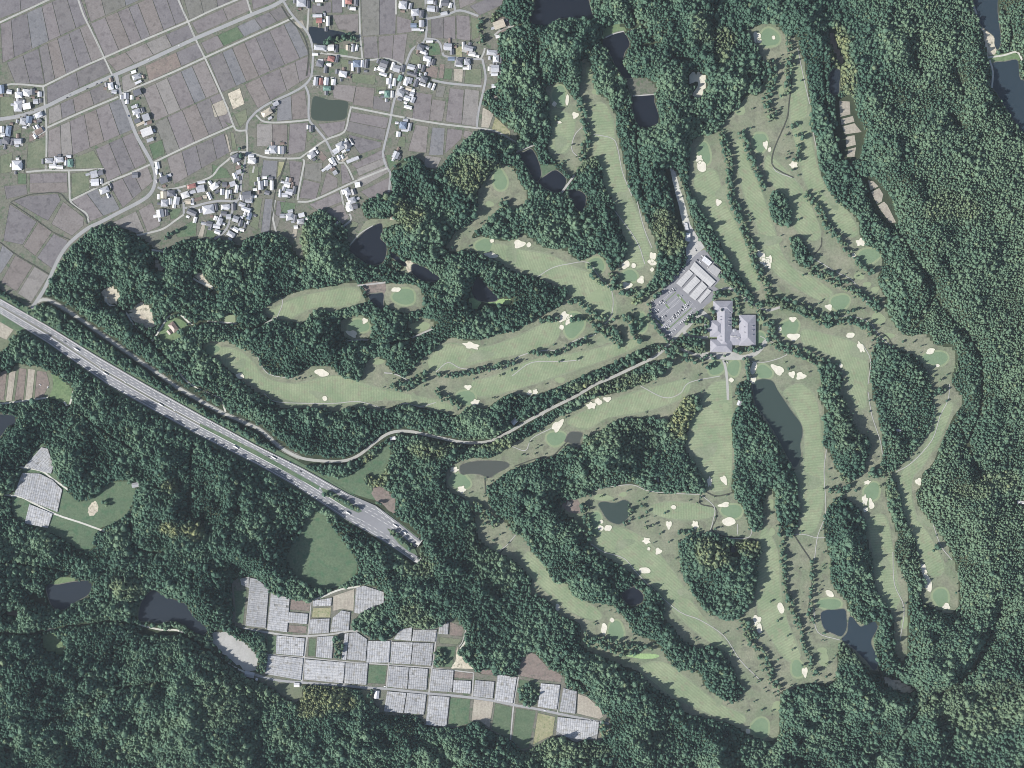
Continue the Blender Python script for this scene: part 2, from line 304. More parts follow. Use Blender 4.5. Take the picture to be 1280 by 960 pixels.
# tree belts: line, width px, density, name used in labels
BELTS = [
 ([(722,118),(726,135),(732,155),(735,175),(728,190),(733,205),(738,225)],9,.55,'in the belt left of the long northern fairway'),
 ([(903,165),(908,190),(912,215),(913,238),(918,258),(927,280),(935,300),(943,325),(950,345),(960,360),(962,372)],9,.75,'in the belt north of the clubhouse'),
 ([(925,163),(932,180),(937,195),(945,215),(955,238)],7,.6,'in the short row above the wooded knoll in the north east'),
 ([(985,42),(987,60),(986,80),(985,98),(983,118)],7,.55,'beside the top right green'),
 ([(962,75),(965,95),(962,110),(958,130),(967,150)],10,.5,'on the slope below the top right green'),
 ([(1005,243),(1015,252),(1025,265),(1033,280),(1042,293),(1055,307),(1065,320),(1080,335),(1092,342)],7,.65,'in the diagonal row between the two eastern fairways'),
 ([(1012,335),(1025,342),(1045,352),(1060,358),(1075,370),(1090,378),(1098,388)],11,.6,'in the wide belt below the eastern fairways'),
 ([(990,152),(1000,175),(995,205),(985,195)],8,.25,'on the bank beside the curving stream'),
 ([(960,375),(975,378),(990,380),(1005,385),(1020,393),(1032,400),(1045,402),(1060,400),(1075,405),(1090,415),(1100,430)],10,.4,'in the belt right of the clubhouse'),
 ([(960,400),(965,425),(985,437),(1000,440),(1015,447),(1030,455),(1045,460)],11,.6,'between clubhouse and striped fairway'),
 ([(973,655),(978,680),(980,710),(982,735),(990,760),(998,780),(1005,800),(1012,825),(1020,845)],7,.5,'in the long thin row beside the southern fairway'),
 ([(1013,700),(1014,725),(1013,745),(1011,768),(1018,780)],4,.5,'along the stream above the twin ponds'),
 ([(1085,590),(1095,592),(1105,590)],10,.6,'around the round green among the eastern holes'),
 ([(1110,600),(1116,620),(1124,650)],10,.5,'in the strip right of the round green'),
 ([(1050,590),(1060,605),(1052,615),(1035,612)],8,.5,'beside the path west of the round green'),
 ([(933,790),(940,805),(950,815),(958,830),(965,850),(975,862)],9,.5,'in the row right of the southernmost wood'),
 ([(927,775),(935,785),(945,800)],10,.5,'below the triangular wood'),
 ([(735,330),(742,345),(750,352),(765,362),(770,345)],5,.5,'around the small practice green north of the middle fairways'),
 ([(767,340),(768,355),(775,362),(790,366),(800,372)],10,.7,'south of the long northern fairway'),
 ([(710,378),(722,376),(735,386),(745,397),(752,400)],7,.5,'on the knoll right of the dark central wood'),
 ([(742,405),(760,415),(772,425),(778,428)],12,.6,'in the clump between the two central fairways'),
 ([(660,440),(680,443),(700,440),(715,432),(735,424)],5,.5,'along the cart path between the two central fairways'),
 ([(545,470),(570,468),(600,463),(630,457),(645,450)],6,.45,'along the cart path of the left central fairways'),
 ([(490,478),(505,483),(520,477),(535,470)],11,.5,'at the right end of the long western fairway'),
 ([(545,488),(560,500),(575,508)],9,.5,'beside the small green right of the western fairway'),
 ([(582,395),(583,402),(788,398),(790,415),(800,425)],5,.6,'beside the practice green west of the car park'),
 ([(786,395),(788,405),(792,418)],6,.8,'beside the putting green west of the car park'),
 ([(812,380),(812,395),(820,410),(832,424),(845,432)],4,.75,'on the western rim of the car park'),
 ([(815,375),(830,358),(848,342)],3,.8,'on the northern rim of the car park'),
 ([(815,430),(835,440),(855,447),(880,452)],7,.45,'on the lawn below the approach road'),
 ([(884,440),(892,449),(885,460)],8,.3,'south west of the clubhouse'),
 ([(866,405),(874,400),(884,402),(886,410),(876,414),(862,413)],8,.9,'on the forecourt lawn of the clubhouse'),
 ([(888,385),(893,395),(892,400)],6,.8,'against the west wall of the clubhouse'),
 ([(890,372),(900,366),(912,368)],7,.75,'in front of the north gable of the clubhouse'),
 ([(919,372),(919,390),(919,408)],8,.75,'in the garden between the two clubhouse wings'),
 ([(900,340),(915,352),(930,368),(945,382),(953,392),(952,402)],10,.7,'along the service road north east of the clubhouse'),
 ([(932,448),(935,458),(936,470),(937,478)],5,.8,'in the short row below the clubhouse forecourt'),
 ([(917,440),(928,438),(940,436),(952,434)],5,.6,'along the south front of the clubhouse'),
 ([(856,405),(866,397),(874,390)],3,.9,'on the island beside the lowest car park row'),
 ([(700,545),(640,640),(600,640),(612,650)],3,.0,''),
 ([(590,630),(600,640),(612,650),(622,655)],14,.35,'on the rough left of the southern woods'),
 ([(848,668),(862,665),(875,662)],8,.45,'above the triangular wood'),
 ([(728,630),(733,645),(735,665),(740,672)],9,.6,'left of the kidney shaped pond'),
 ([(786,630),(788,645),(780,655)],4,.6,'on the right bank of the kidney shaped pond'),
 ([(730,795),(740,800),(755,798),(770,805),(790,808),(815,808)],6,.6,'in the row above the pale lawn'),
 ([(730,802),(737,803),(780,816),(795,815)],5,.7,'beside the pale lawn'),
 ([(1158,490),(1172,490),(1180,482)],8,.4,'below the easternmost green'),
 ([(1168,680),(1175,685)],5,.8,'on the edge of the easternmost fairway'),
 ([(508,395),(512,402),(527,396),(540,388),(530,372)],6,.5,'around the small western greens'),
 ([(418,393),(440,388),(460,385),(470,395),(468,410)],6,.6,'above the small western greens'),
 ([(660,262),(665,275),(620,265),(600,290)],3,.0,''),
 ([(625,252),(635,262),(615,275),(605,285)],8,.7,'beside the crooked north western fairway'),
 ([(1022,400),(1035,395),(1080,385)],3,.3,'in the gully right of the clubhouse'),
 ([(405,55),(428,48),(438,47),(446,50)],7,.8,'on the bank of the upper village pond'),
 ([(598,25),(602,40),(600,58)],7,.4,'at the eastern edge of the paddies'),
 ([(418,796),(425,810),(422,822)],8,.6,'on the overgrown plot in the net houses'),
 ([(546,812),(552,820),(548,832)],11,.85,'in the hedge plot between the net houses'),
 ([(655,855),(662,870),(655,878),(668,860)],16,.8,'in the dark orchard plot among the net houses'),
 ([(465,862),(462,870),(466,880)],3,.7,'beside the small shed south of the net houses'),
 ([(750,905),(757,912),(752,920)],9,.5,'at the far right end of the net houses'),
 ([(128,628),(134,632)],6,.6,'in the middle of the western meadow'),
 ([(693,147),(698,150)],5,1,'beside the small bunker on the northern green'),
 ([(405,617),(420,621),(438,631),(450,639)],4,.7,'on the central reservation near the tunnels'),
 ([(488,664),(500,672),(515,684)],6,.75,'on the median right before the tunnel mouths'),
 ([(797,627),(808,642),(805,660),(825,657)],4,.12,'on the rough right of the kidney shaped pond'),
 ([(225,412),(232,420)],6,.8,'beside the maroon roofed house'),
 ([(225,285),(205,300),(208,296)],4,.35,'on the slope below the hillside village'),
 ([(300,180),(305,220)],3,.3,'beside the village lane'),
]
BELTS = [(P, w_ * 1.15, min(1.0, d_ * 1.2), n_) for P, w_, d_, n_ in BELTS]
def paint_islands():
    for P in ISLANDS: paint(smooth(P, 3), 1)
YELLOW = [(597,210,28,16,.35),(585,225,22,20,.5),(856,525,16,34,.8),(892,690,22,20,.55),(935,682,20,9,.6),(840,290,22,32,.45),(410,868,30,20,.75),(393,880,18,16,.7),(470,590,14,22,.7),(540,560,30,12,.45),(620,555,40,8,.45),(1048,55,9,30,.7),(1056,95,10,30,.6),(215,660,12,9,.85),(244,663,14,10,.9),(215,607,8,6,.8),(512,270,18,18,.5),(490,60,1,1,1),(612,25,16,16,.4),(880,40,18,16,.25),(905,55,16,18,.4),(1185,260,30,22,.25),(1215,610,24,14,.3),(1060,800,30,40,.2),(1220,880,60,40,.2),(300,870,60,30,.15),(520,880,60,14,.2),(700,935,50,16,.25),(1180,460,14,12,.5),(775,480,60,12,.35),(820,375,30,12,.35),(870,440,24,10,.3),(1010,370,60,20,.25),(780,545,40,24,.15),(470,690,1,1,1),(620,690,30,60,.12),(520,700,20,20,.3),(160,735,18,14,.35),(440,255,1,1,1),(380,300,8,26,.35),(1060,520,16,60,.15),(980,440,50,30,.3),(1115,610,12,20,.3),(660,215,1,1,1),(735,205,12,10,.35),(520,770,24,14,.3),(1250,600,20,14,.3)]
# ================================================================ OPEN LAND (ground sheets), painted as open in the tree map
FARM = [(-165,-165),(650,-165),(640,-40),(630,-8),(622,10),(612,24),(616,34),(622,42),(622,60),(626,75),(624,100),(606,118),(601,128),(612,140),(630,154),(650,168),(650,178),(615,166),(597,165),(585,172),(572,185),(560,196),(551,208),(543,214),(531,212),(528,200),(512,195),(505,198),(497,204),(489,214),(488,226),(490,242),(474,244),(458,249),(451,257),(455,270),(466,280),(453,290),(440,306),(434,300),(436,286),(424,275),(412,265),(400,262),(390,266),(383,272),(379,286),(375,300),(381,318),(383,327),(374,326),(366,312),(359,299),(348,293),(330,291),(315,297),(306,300),(300,312),(290,302),(270,299),(250,300),(228,300),(215,308),(205,313),(197,314),(188,307),(178,298),(168,292),(156,287),(146,283),(128,281),(112,290),(98,300),(86,313),(74,333),(62,357),(50,372),(40,386),(20,375),(0,361),(-165,262)]
sheet('farmland_ground', FARM, 'weedy_ground', .03, sm=False, do_paint=0)
G_MID = [(680,112),(686,107),(702,102),(712,117),(720,124),(724,110),(727,90),(725,72),(731,72),(738,78),(741,92),(742,108),(748,118),(758,121),(764,134),(770,144),(771,160),(775,180),(781,205),(785,228),(791,243),(800,258),(812,285),(820,302),(824,325),(835,335),(848,340),(858,326),(857,300),(850,262),(842,230),(838,213),(846,212),(856,240),(868,280),(890,305),(905,330),(925,350),(945,372),(950,400),(945,440),(935,455),(900,462),(870,462),(852,462),(832,468),(812,478),(812,455),(812,437),(800,437),(770,452),(740,465),(707,480),(690,487),(667,495),(640,492),(627,497),(607,511),(585,510),(572,520),(552,515),(532,512),(505,505),(475,514),(460,510),(437,509),(417,516),(402,510),(370,510),(350,512),(340,500),(320,491),(302,477),(287,465),(275,453),(253,438),(252,430),(265,426),(287,427),(297,433),(312,437),(322,447),(327,455),(337,467),(365,472),(377,465),(387,458),(415,458),(427,470),(450,475),(455,460),(460,450),(480,455),(500,470),(510,468),(523,452),(537,442),(550,430),(565,422),(595,425),(625,417),(647,412),(662,402),(685,390),(702,380),(710,362),(690,357),(672,347),(640,340),(625,328),(607,320),(578,312),(570,318),(553,310),(562,302),(570,290),(590,277),(597,255),(596,240),(605,228),(612,218),(625,207),(640,207),(652,232),(661,240),(657,255),(640,264),(622,262),(612,278),(595,288),(590,298),(605,295),(615,299),(640,300),(655,293),(677,307),(695,312),(707,310),(717,322),(730,325),(745,316),(757,325),(765,340),(775,330),(782,320),(784,305),(777,292),(771,272),(769,255),(757,240),(753,222),(750,205),(743,195),(735,200),(728,210),(720,222),(708,215),(697,203),(684,190),(683,182),(690,165),(686,145),(688,130)]
sheet('golf_rough', G_MID, 'rough_grass', .04, do_paint=0, n=3)
G_EAST = [(930,40),(945,33),(960,28),(972,31),(983,45),(997,45),(1001,67),(1007,80),(1010,110),(1014,130),(1012,155),(1020,175),(1022,200),(1030,225),(1045,252),(1070,270),(1075,290),(1080,305),(1095,312),(1103,325),(1102,335),(1097,347),(1100,360),(1108,372),(1106,382),(1112,395),(1122,410),(1135,420),(1157,417),(1165,425),(1172,432),(1190,432),(1195,447),(1192,465),(1190,480),(1205,500),(1192,520),(1185,535),(1175,557),(1165,582),(1153,592),(1152,607),(1145,615),(1150,635),(1172,662),(1190,692),(1197,717),(1200,735),(1198,757),(1190,767),(1175,765),(1160,757),(1143,760),(1136,770),(1136,790),(1134,815),(1130,829),(1123,827),(1117,812),(1117,795),(1115,770),(1105,757),(1098,785),(1092,795),(1094,815),(1098,838),(1090,842),(1075,825),(1060,808),(1050,805),(1048,835),(1045,850),(1030,857),(1010,853),(990,862),(976,866),(975,905),(970,925),(957,927),(930,915),(912,905),(890,900),(872,895),(855,892),(847,877),(835,872),(820,862),(807,852),(800,840),(775,832),(750,820),(730,812),(725,802),(725,780),(702,770),(692,757),(675,745),(662,742),(665,725),(655,715),(640,700),(620,690),(597,675),(595,660),(592,642),(580,622),(562,615),(557,602),(559,587),(565,580),(578,574),(595,572),(615,572),(627,562),(640,555),(667,542),(685,530),(697,520),(722,512),(732,502),(750,495),(775,490),(802,480),(815,477),(832,468),(852,460),(870,455),(900,455),(935,450),(950,420),(952,395),(945,372),(925,350),(905,322),(895,302),(880,277),(862,240),(862,205),(865,175),(885,168),(897,165),(907,150),(922,135),(935,118),(945,120),(950,115),(955,100),(958,85),(952,72),(947,62),(940,50)]
sheet('golf_rough', G_EAST, 'rough_grass', .05, do_paint=0, n=3)
for P in ([(330,385),(352,372),(382,362),(420,357),(442,351),(452,365),(456,380),(432,385),(417,391),(405,388),(390,390),(380,405),(347,400),(332,395)],
          [(427,400),(450,394),(464,400),(465,412),(460,422),(442,425),(430,420),(425,410)],
          [(480,357),(495,354),(520,357),(530,370),(527,388),(500,391),(485,383),(479,370)],
          [(507,400),(520,397),(540,399),(543,408),(525,417),(512,413)],
          [(462,448),(470,446),(482,448),(480,457),(466,456)],
          [(485,323),(492,333),(503,337),(509,326),(517,330),(515,342),(500,341),(487,336)]):
    sheet('golf_rough', P, 'rough_grass', .05, do_paint=0)

OPENS = [ # name, material, polygon
 ('meadow','meadow',[(387,642),(397,638),(405,643),(413,655),(425,670),(440,690),(446,700),(447,715),(437,725),(425,732),(400,737),(380,728),(365,715),(357,700),(360,690),(370,675),(378,660)]),
 ('farm_clearing','meadow',[(18,610),(35,575),(52,555),(62,560),(70,590),(95,625),(118,620),(130,608),(150,600),(168,608),(167,625),(155,648),(140,655),(122,663),(115,688),(100,688),(85,678),(60,665),(30,655),(15,640)]),
 ('nursery_ground','weedy_ground',[(288,728),(300,722),(313,720),(324,724),(338,740),(352,748),(362,750),(375,751),(392,750),(420,738),(445,732),(460,731),(480,740),(481,753),(465,760),(450,768),(441,778),(443,788),(455,792),(470,800),(485,798),(500,787),(515,783),(535,786),(548,782),(562,774),(571,773),(582,788),(576,803),(575,820),(592,836),(600,842),(618,844),(646,846),(650,826),(662,814),(670,816),(688,835),(705,844),(708,858),(735,870),(751,885),(764,903),(761,915),(748,926),(730,924),(720,930),(708,922),(692,920),(664,936),(652,939),(638,925),(613,914),(600,903),(588,903),(574,910),(558,909),(530,907),(520,895),(478,893),(470,880),(452,866),(450,861),(378,853),(379,872),(366,878),(350,868),(335,858),(318,848),(300,840),(306,836),(331,842),(334,818),(331,795),(318,790),(304,786),(290,780),(292,758)]),
 ('gravel_yard','old_concrete',[(268,788),(285,792),(300,800),(317,813),(322,828),(320,838),(310,838),(296,830),(283,820),(270,808)]),
 ('grass_slope','meadow',[(375,588),(400,592),(430,597),(450,586),(465,573),(476,562),(486,555),(488,566),(482,585),(472,600),(460,592),(455,600),(465,612),(470,625),(435,615),(400,600)]),
 ('brown_clearing','brown_earth',[(467,610),(480,610),(490,616),(495,628),(492,640),(480,632),(467,624)]),
 ('grass_clearing','lawn',[(200,412),(213,399),(225,399),(236,408),(234,418),(222,425),(212,430),(202,428)]),
 ('grass_clearing','tee_turf',[(275,399),(283,392),(293,392),(297,400),(288,405),(278,405)]),
 ('forest_clearing','lawn',[(50,797),(60,792),(75,795),(83,818),(72,818),(57,812)]),
 ('allotment','weedy_field',[(22,455),(60,462),(66,480),(60,497),(0,505),(-30,505),(-30,475),(0,472),(15,465)]),
 ('grass_plot','lawn',[(64,465),(82,478),(92,487),(88,505),(70,500),(62,497),(67,480)]),
 ('allotment','weedy_field',[(-30,378),(0,396),(24,410),(14,425),(5,437),(-30,450)]),
 ('pond_dam','lawn',[(171,773),(172,757),(182,742),(190,737),(186,745),(179,752),(176,765),(177,777)]),
 ('pond_dam','lawn',[(58,733),(68,725),(78,721),(93,721),(92,727),(74,731)]),
 ('pond_dam','bare_earth',[(1226,34),(1240,43),(1246,50),(1244,68),(1233,71),(1231,52)]),
 ('pond_dam','lawn',[(1235,70),(1268,66),(1274,76),(1241,79)]),
 ('scrub_clearing','weedy_ground',[(784,100),(805,97),(821,106),(818,119),(790,121)]),
 ('pond_dam','lawn',[(755,35),(775,30),(783,38),(779,40),(757,47)]),
 ('scrub_clearing','meadow',[(668,208),(690,206),(694,212),(675,225),(668,222)]),
 ('pond_bank','brown_earth',[(455,355),(480,352),(480,368),(460,369)]),
 ('pond_bank','rough_grass',[(458,276),(475,273),(500,275),(500,283),(482,284),(455,292),(440,308),(437,305),(449,290)]),
 ('pond_bank','bare_earth',[(508,322),(516,326),(517,340),(510,340),(507,332)]),
 ('dried_stream_bed','bare_earth',[(1097,836),(1105,845),(1125,850),(1147,862),(1140,866),(1120,864),(1105,855)]),
 ('algae_meadow','algae_lawn',[(585,375),(595,371),(602,377),(597,385),(598,393),(592,389)]),
 ('algae_meadow','algae_lawn',[(603,377),(612,378),(625,374),(641,372),(641,380),(615,380)]),
 ('scrub_clearing','brown_earth',[(1035,40),(1042,38),(1048,60),(1056,75),(1050,82),(1040,60)]),
 ('sand_pit','bare_earth',[(162,388),(170,382),(180,377),(190,385),(195,400),(190,411),(175,407),(165,397)]),
 ('sand_pit','bare_earth',[(126,365),(133,360),(141,358),(150,365),(147,378),(138,382),(130,377)]),
 ('sand_pit','bare_earth',[(190,322),(196,324),(206,331),(207,342),(195,335)]),
 ('sand_pit','bare_earth',[(243,345),(252,338),(258,350),(270,360),(265,362),(250,353)]),
 ('sand_pit','sand',[(857,95),(865,90),(875,92),(882,94),(884,105),(878,120),(870,122),(862,120),(870,112),(872,102),(860,105)]),
 ('sand_patch','bare_earth',[(113,630),(120,627),(123,637),(115,645),(110,640)]),
 ('sand_patch','bare_earth',[(571,809),(575,819),(590,832),(591,837),(564,835),(569,827)]),
 ('forest_clearing','brown_earth',[(620,24),(634,22),(636,34),(628,40),(619,40)]),
 ('scrub_clearing','brown_earth',[(700,622),(712,618),(722,624),(727,640),(714,641),(704,634)]),
]
def jagged(P, amp, seed):
    r = random.Random(seed); Q = smooth(P, 4); cx = sum(p[0] for p in Q) / len(Q); cy = sum(p[1] for p in Q) / len(Q)
    return [(cx + (x - cx) * (1 + r.uniform(-amp, amp)), cy + (y - cy) * (1 + r.uniform(-amp, amp))) for x, y in Q]
for oi_, (nm, m, P) in enumerate(OPENS):
    if nm in ('sand_pit', 'sand_patch', 'brown_clearing', 'forest_clearing', 'gravel_yard'):
        sheet(nm, jagged(P, .28 if nm == 'sand_pit' else .12, oi_), m, .06 + .0022 * oi_, sm=False, do_paint=0); continue
    if nm == 'meadow' : zz = .05
    sheet(nm, P, m, .06 + .0022 * oi_, do_paint=0, n=3)
for P in ([(1049,126),(1062,127),(1063,143),(1050,146)],[(1051,149),(1066,145),(1068,152),(1052,156)],[(1053,158),(1068,154),(1077,165),(1056,168)],[(1057,171),(1068,169),(1070,181),(1058,184)],[(1060,187),(1070,184),(1068,196),(1059,196)],
          [(1085,225),(1092,227),(1098,233),(1088,238)],[(1089,240),(1099,235),(1104,243),(1102,252),(1096,255)],[(1097,257),(1105,252),(1109,256),(1120,278),(1113,279),(1102,264)]):
    sheet('terraced_field', P, 'tan_field', .12, sm=False, do_paint=0)

paint([(1043,122),(1066,122),(1074,150),(1082,166),(1074,200),(1052,200),(1045,160)], 0); paint([(1078,220),(1094,222),(1112,245),(1124,280),(1108,284),(1090,262)], 0)  # trees cleared; bare dark floor stands in for shadow beside the terraces
for q_ in ([(126,367),(148,363)],[(162,394),(184,390),(186,404)],[(192,329),(204,336)],[(246,346),(262,359)],[(860,100),(876,104)]): paint_line(q_, 11, 0)
# fairways: (material index for the mowing angle, polygon)
FW = [(3,[(740,135),(755,130),(765,150),(770,185),(778,215),(788,245),(800,275),(808,300),(812,320),(800,335),(785,330),(785,305),(776,280),(773,255),(758,235),(750,205),(742,190),(738,165)]),
 (3,[(690,140),(705,140),(718,150),(715,175),(705,190),(690,190),(688,178)]),
 (1,[(620,305),(650,312),(690,320),(720,335),(745,345),(765,365),(770,390),(760,402),(735,390),(715,370),(690,350),(650,335),(620,322)]),
 (0,[(540,445),(560,430),(600,435),(650,420),(690,400),(700,410),(690,430),(650,442),(600,452),(560,462),(540,460)]),
 (0,[(590,478),(620,470),(660,452),(700,445),(750,435),(790,425),(800,430),(760,448),(700,468),(650,485),(600,495)]),
 (5,[(275,435),(300,440),(318,455),(330,472),(370,480),(420,470),(470,485),(520,495),(560,505),(560,512),(500,500),(440,503),(380,503),(340,492),(305,472),(280,455)]),
 (0,[(345,385),(380,370),(440,360),(450,375),(430,382),(390,385),(360,398),(345,395)]),
 (0,[(712,525),(740,510),(790,492),(840,478),(860,475),(860,490),(835,505),(800,515),(760,522),(735,535),(715,532)]),
 (3,[(878,500),(890,480),(912,480),(915,520),(915,560),(913,600),(905,612),(885,610),(872,585),(862,555),(865,520)]),
 (3,[(980,490),(1000,480),(1020,500),(1025,540),(1030,580),(1030,620),(1020,660),(1000,665),(1005,640),(1000,610),(1005,580),(1005,540),(990,505)]),
 (5,[(815,632),(840,628),(880,632),(895,640),(880,648),(840,648),(818,642)]),
 (4,[(745,672),(770,660),(800,670),(830,700),(845,720),(870,760),(895,790),(915,815),(900,810),(870,790),(840,760),(820,735),(800,715),(770,700),(750,690)]),
 (4,[(660,690),(690,710),(720,745),(750,765),(745,775),(715,765),(685,740),(660,715)]),
 (4,[(800,835),(830,828),(860,850),(900,880),(930,895),(925,905),(890,893),(850,875),(820,855)]),
 (2,[(955,660),(972,690),(975,740),(985,780),(1000,820),(985,825),(965,800),(950,770),(945,730),(947,690)]),
 (1,[(1005,412),(1040,420),(1070,430),(1083,450),(1083,490),(1080,510),(1065,500),(1060,470),(1040,445),(1005,430)]),
 (3,[(1085,650),(1105,645),(1115,680),(1120,720),(1125,750),(1110,760),(1098,735),(1093,700),(1088,670)]),
 (2,[(1175,510),(1190,505),(1183,530),(1170,555),(1155,580),(1140,600),(1143,640),(1165,675),(1180,710),(1165,720),(1150,690),(1135,650),(1125,615),(1128,590),(1150,570),(1165,540)]),
 (2,[(872,215),(895,215),(905,250),(925,290),(940,330),(950,360),(935,358),(910,320),(890,290),(875,255),(868,230)]),
 (4,[(920,180),(928,178),(938,210),(952,240),(965,280),(985,330),(1020,350),(1040,365),(1025,375),(990,355),(965,335),(950,290),(935,255),(925,220)]),
 (2,[(985,90),(1003,85),(1008,120),(1010,150),(1017,190),(1030,230),(1060,265),(1072,290),(1060,295),(1040,275),(1010,235),(1000,200),(990,160),(988,130)]),
 (4,[(960,195),(985,215),(1010,250),(1025,290),(1015,300),(995,285),(975,245),(958,215)])]
for i, (k, P) in enumerate(FW): sheet('fairway', P, 'fairway_%d' % k, .12 + .002 * i, n=5)
for i, (k, P) in enumerate(FW):
    Q = smooth(P, 4); n_ = len(Q); out = []
    sg = sum(Q[j][0] * Q[(j + 1) % n_][1] - Q[(j + 1) % n_][0] * Q[j][1] for j in range(n_)); sg = 1 if sg > 0 else -1
    for j in range(n_):
        a, c = Vector(Q[j - 1]), Vector(Q[(j + 1) % n_]); d = (c - a)
        if d.length < 1e-6: continue
        d.normalize(); w_ = 1.5 + .7 * math.sin(j * .9 + i); out.append((Q[j][0] + d.y * sg * w_, Q[j][1] - d.x * sg * w_))
    sheet('first_cut', out, 'worn_turf', .088 + .001 * i, sm=False)
def ellipse(cx, cy, rx, ry, rot=0, n=22, wob=.08, seed=0):
    r = random.Random(seed); ph = r.uniform(0, 6); ph2 = r.uniform(0, 6); out = []
    for i in range(n):
        a = 2 * math.pi * i / n; k = 1 + wob * math.sin(2 * a + ph) + wob * .8 * math.sin(3 * a + ph2)
        x, y = rx * k * math.cos(a), ry * k * math.sin(a)
        out.append((cx + x * math.cos(rot) - y * math.sin(rot), cy + x * math.sin(rot) + y * math.cos(rot)))
    return out
GREENS = [(699,120,9,12),(745,331,10,9),(880,192,8,13),(950,178,8,13),(962,47,11,12),(605,307,11,8),(505,371,15,9),(448,408,12,9),(787,345,9,8),(717,406,12,16),(1086,320,14,9),(1050,378,11,10),(987,410,11,11),(1170,448,14,9),(583,497,11,9),(575,602,13,9),(695,548,11,9),(743,655,9,14),(915,639,12,9),(1090,614,10,10),(1176,747,10,11),(1037,755,14,7),(997,836,8,10),(770,788,10,11),(950,910,12,11),(800,404,8,13),(895,460,10,8),(917,460,8,9),(955,465,9,9),(950,425,6,10),(265,437,9,6),(625,225,8,13),(870,548,1,1)]
for i, (cx, cy, rx, ry) in enumerate(GREENS[:-1]):
    sheet('golf_green_apron', ellipse(cx, cy, rx + 2.6, ry + 2.6, 0, wob=.07, seed=i), 'tee_turf', .19 + .001 * i, sm=False)
    sheet('golf_green', ellipse(cx, cy, rx, ry, 0, wob=.10, seed=i), 'green_turf', .26 + .001 * i, sm=False)
TEES = [(893,507,4.5,5.5),(907,509,3.5,6.5),(754,622,13,4),(779,618,5,3),(736,90,4,6),(745,115,5,4),(945,575,1,1),(964,630,3,7),(965,665,4,5),(1074,345,6,5),(1084,356,5,4),(1094,362,5,4),(1098,398,9,7),(1110,420,8,4),(1182,513,7,7),(1131,778,5,8),(1117,760,4,3),(1028,813,6,4),(1030,825,7,8),(972,883,8,6),(541,455,7,6),(525,408,12,6),(340,390,7,4),(472,452,8,4),(552,509,5,4),(605,690,7,5),(622,685,6,5),(728,575,1,1),(977,115,4,8),(1000,105,4,6),(996,70,3,6),(740,590,1,1),(752,438,1,1),(746,370,9,8),(757,393,6,8),(700,475,6,4),(925,137,7,7),(1060,425,1,1),(813,838,5,2.5),(804,820,20,3.5),(612,255,5,4),(850,395,1,1),(640,262,6,5),(950,400,5,5)]
for i, (cx, cy, rx, ry) in enumerate(TEES):
    if rx > 1.5: sheet('tee_ground' if (cx, cy) != (804, 820) else 'algae_pond', ellipse(cx, cy, rx, ry, 0, wob=.1, seed=50 + i), 'tee_turf' if (cx, cy) != (804, 820) else 'algae_lawn', .17 + .0005 * i, sm=False)
DRY = [(700,180,8,10),(775,250,7,20),(640,315,16,6),(760,420,14,9),(600,445,15,7),(985,540,14,20),(1075,440,10,12),(1010,600,10,16),(830,560,1,1),(690,585,12,5),(880,565,9,18),(960,300,8,14),(1040,250,7,12),(1010,150,6,14),(905,240,7,14),(1160,650,7,14),(1100,700,7,14),(780,680,12,6),(860,740,12,9),(735,800,12,6),(900,870,12,6),(300,455,8,6),(400,495,16,4),(520,500,12,4)]

for i, (cx, cy, rx, ry) in enumerate(DRY):
    if rx > 1.5: sheet('worn_turf', ellipse(cx, cy, rx, ry, (i * .7) % 3, wob=.22, seed=300 + i), 'worn_turf', .165 + .0004 * i, sm=False)
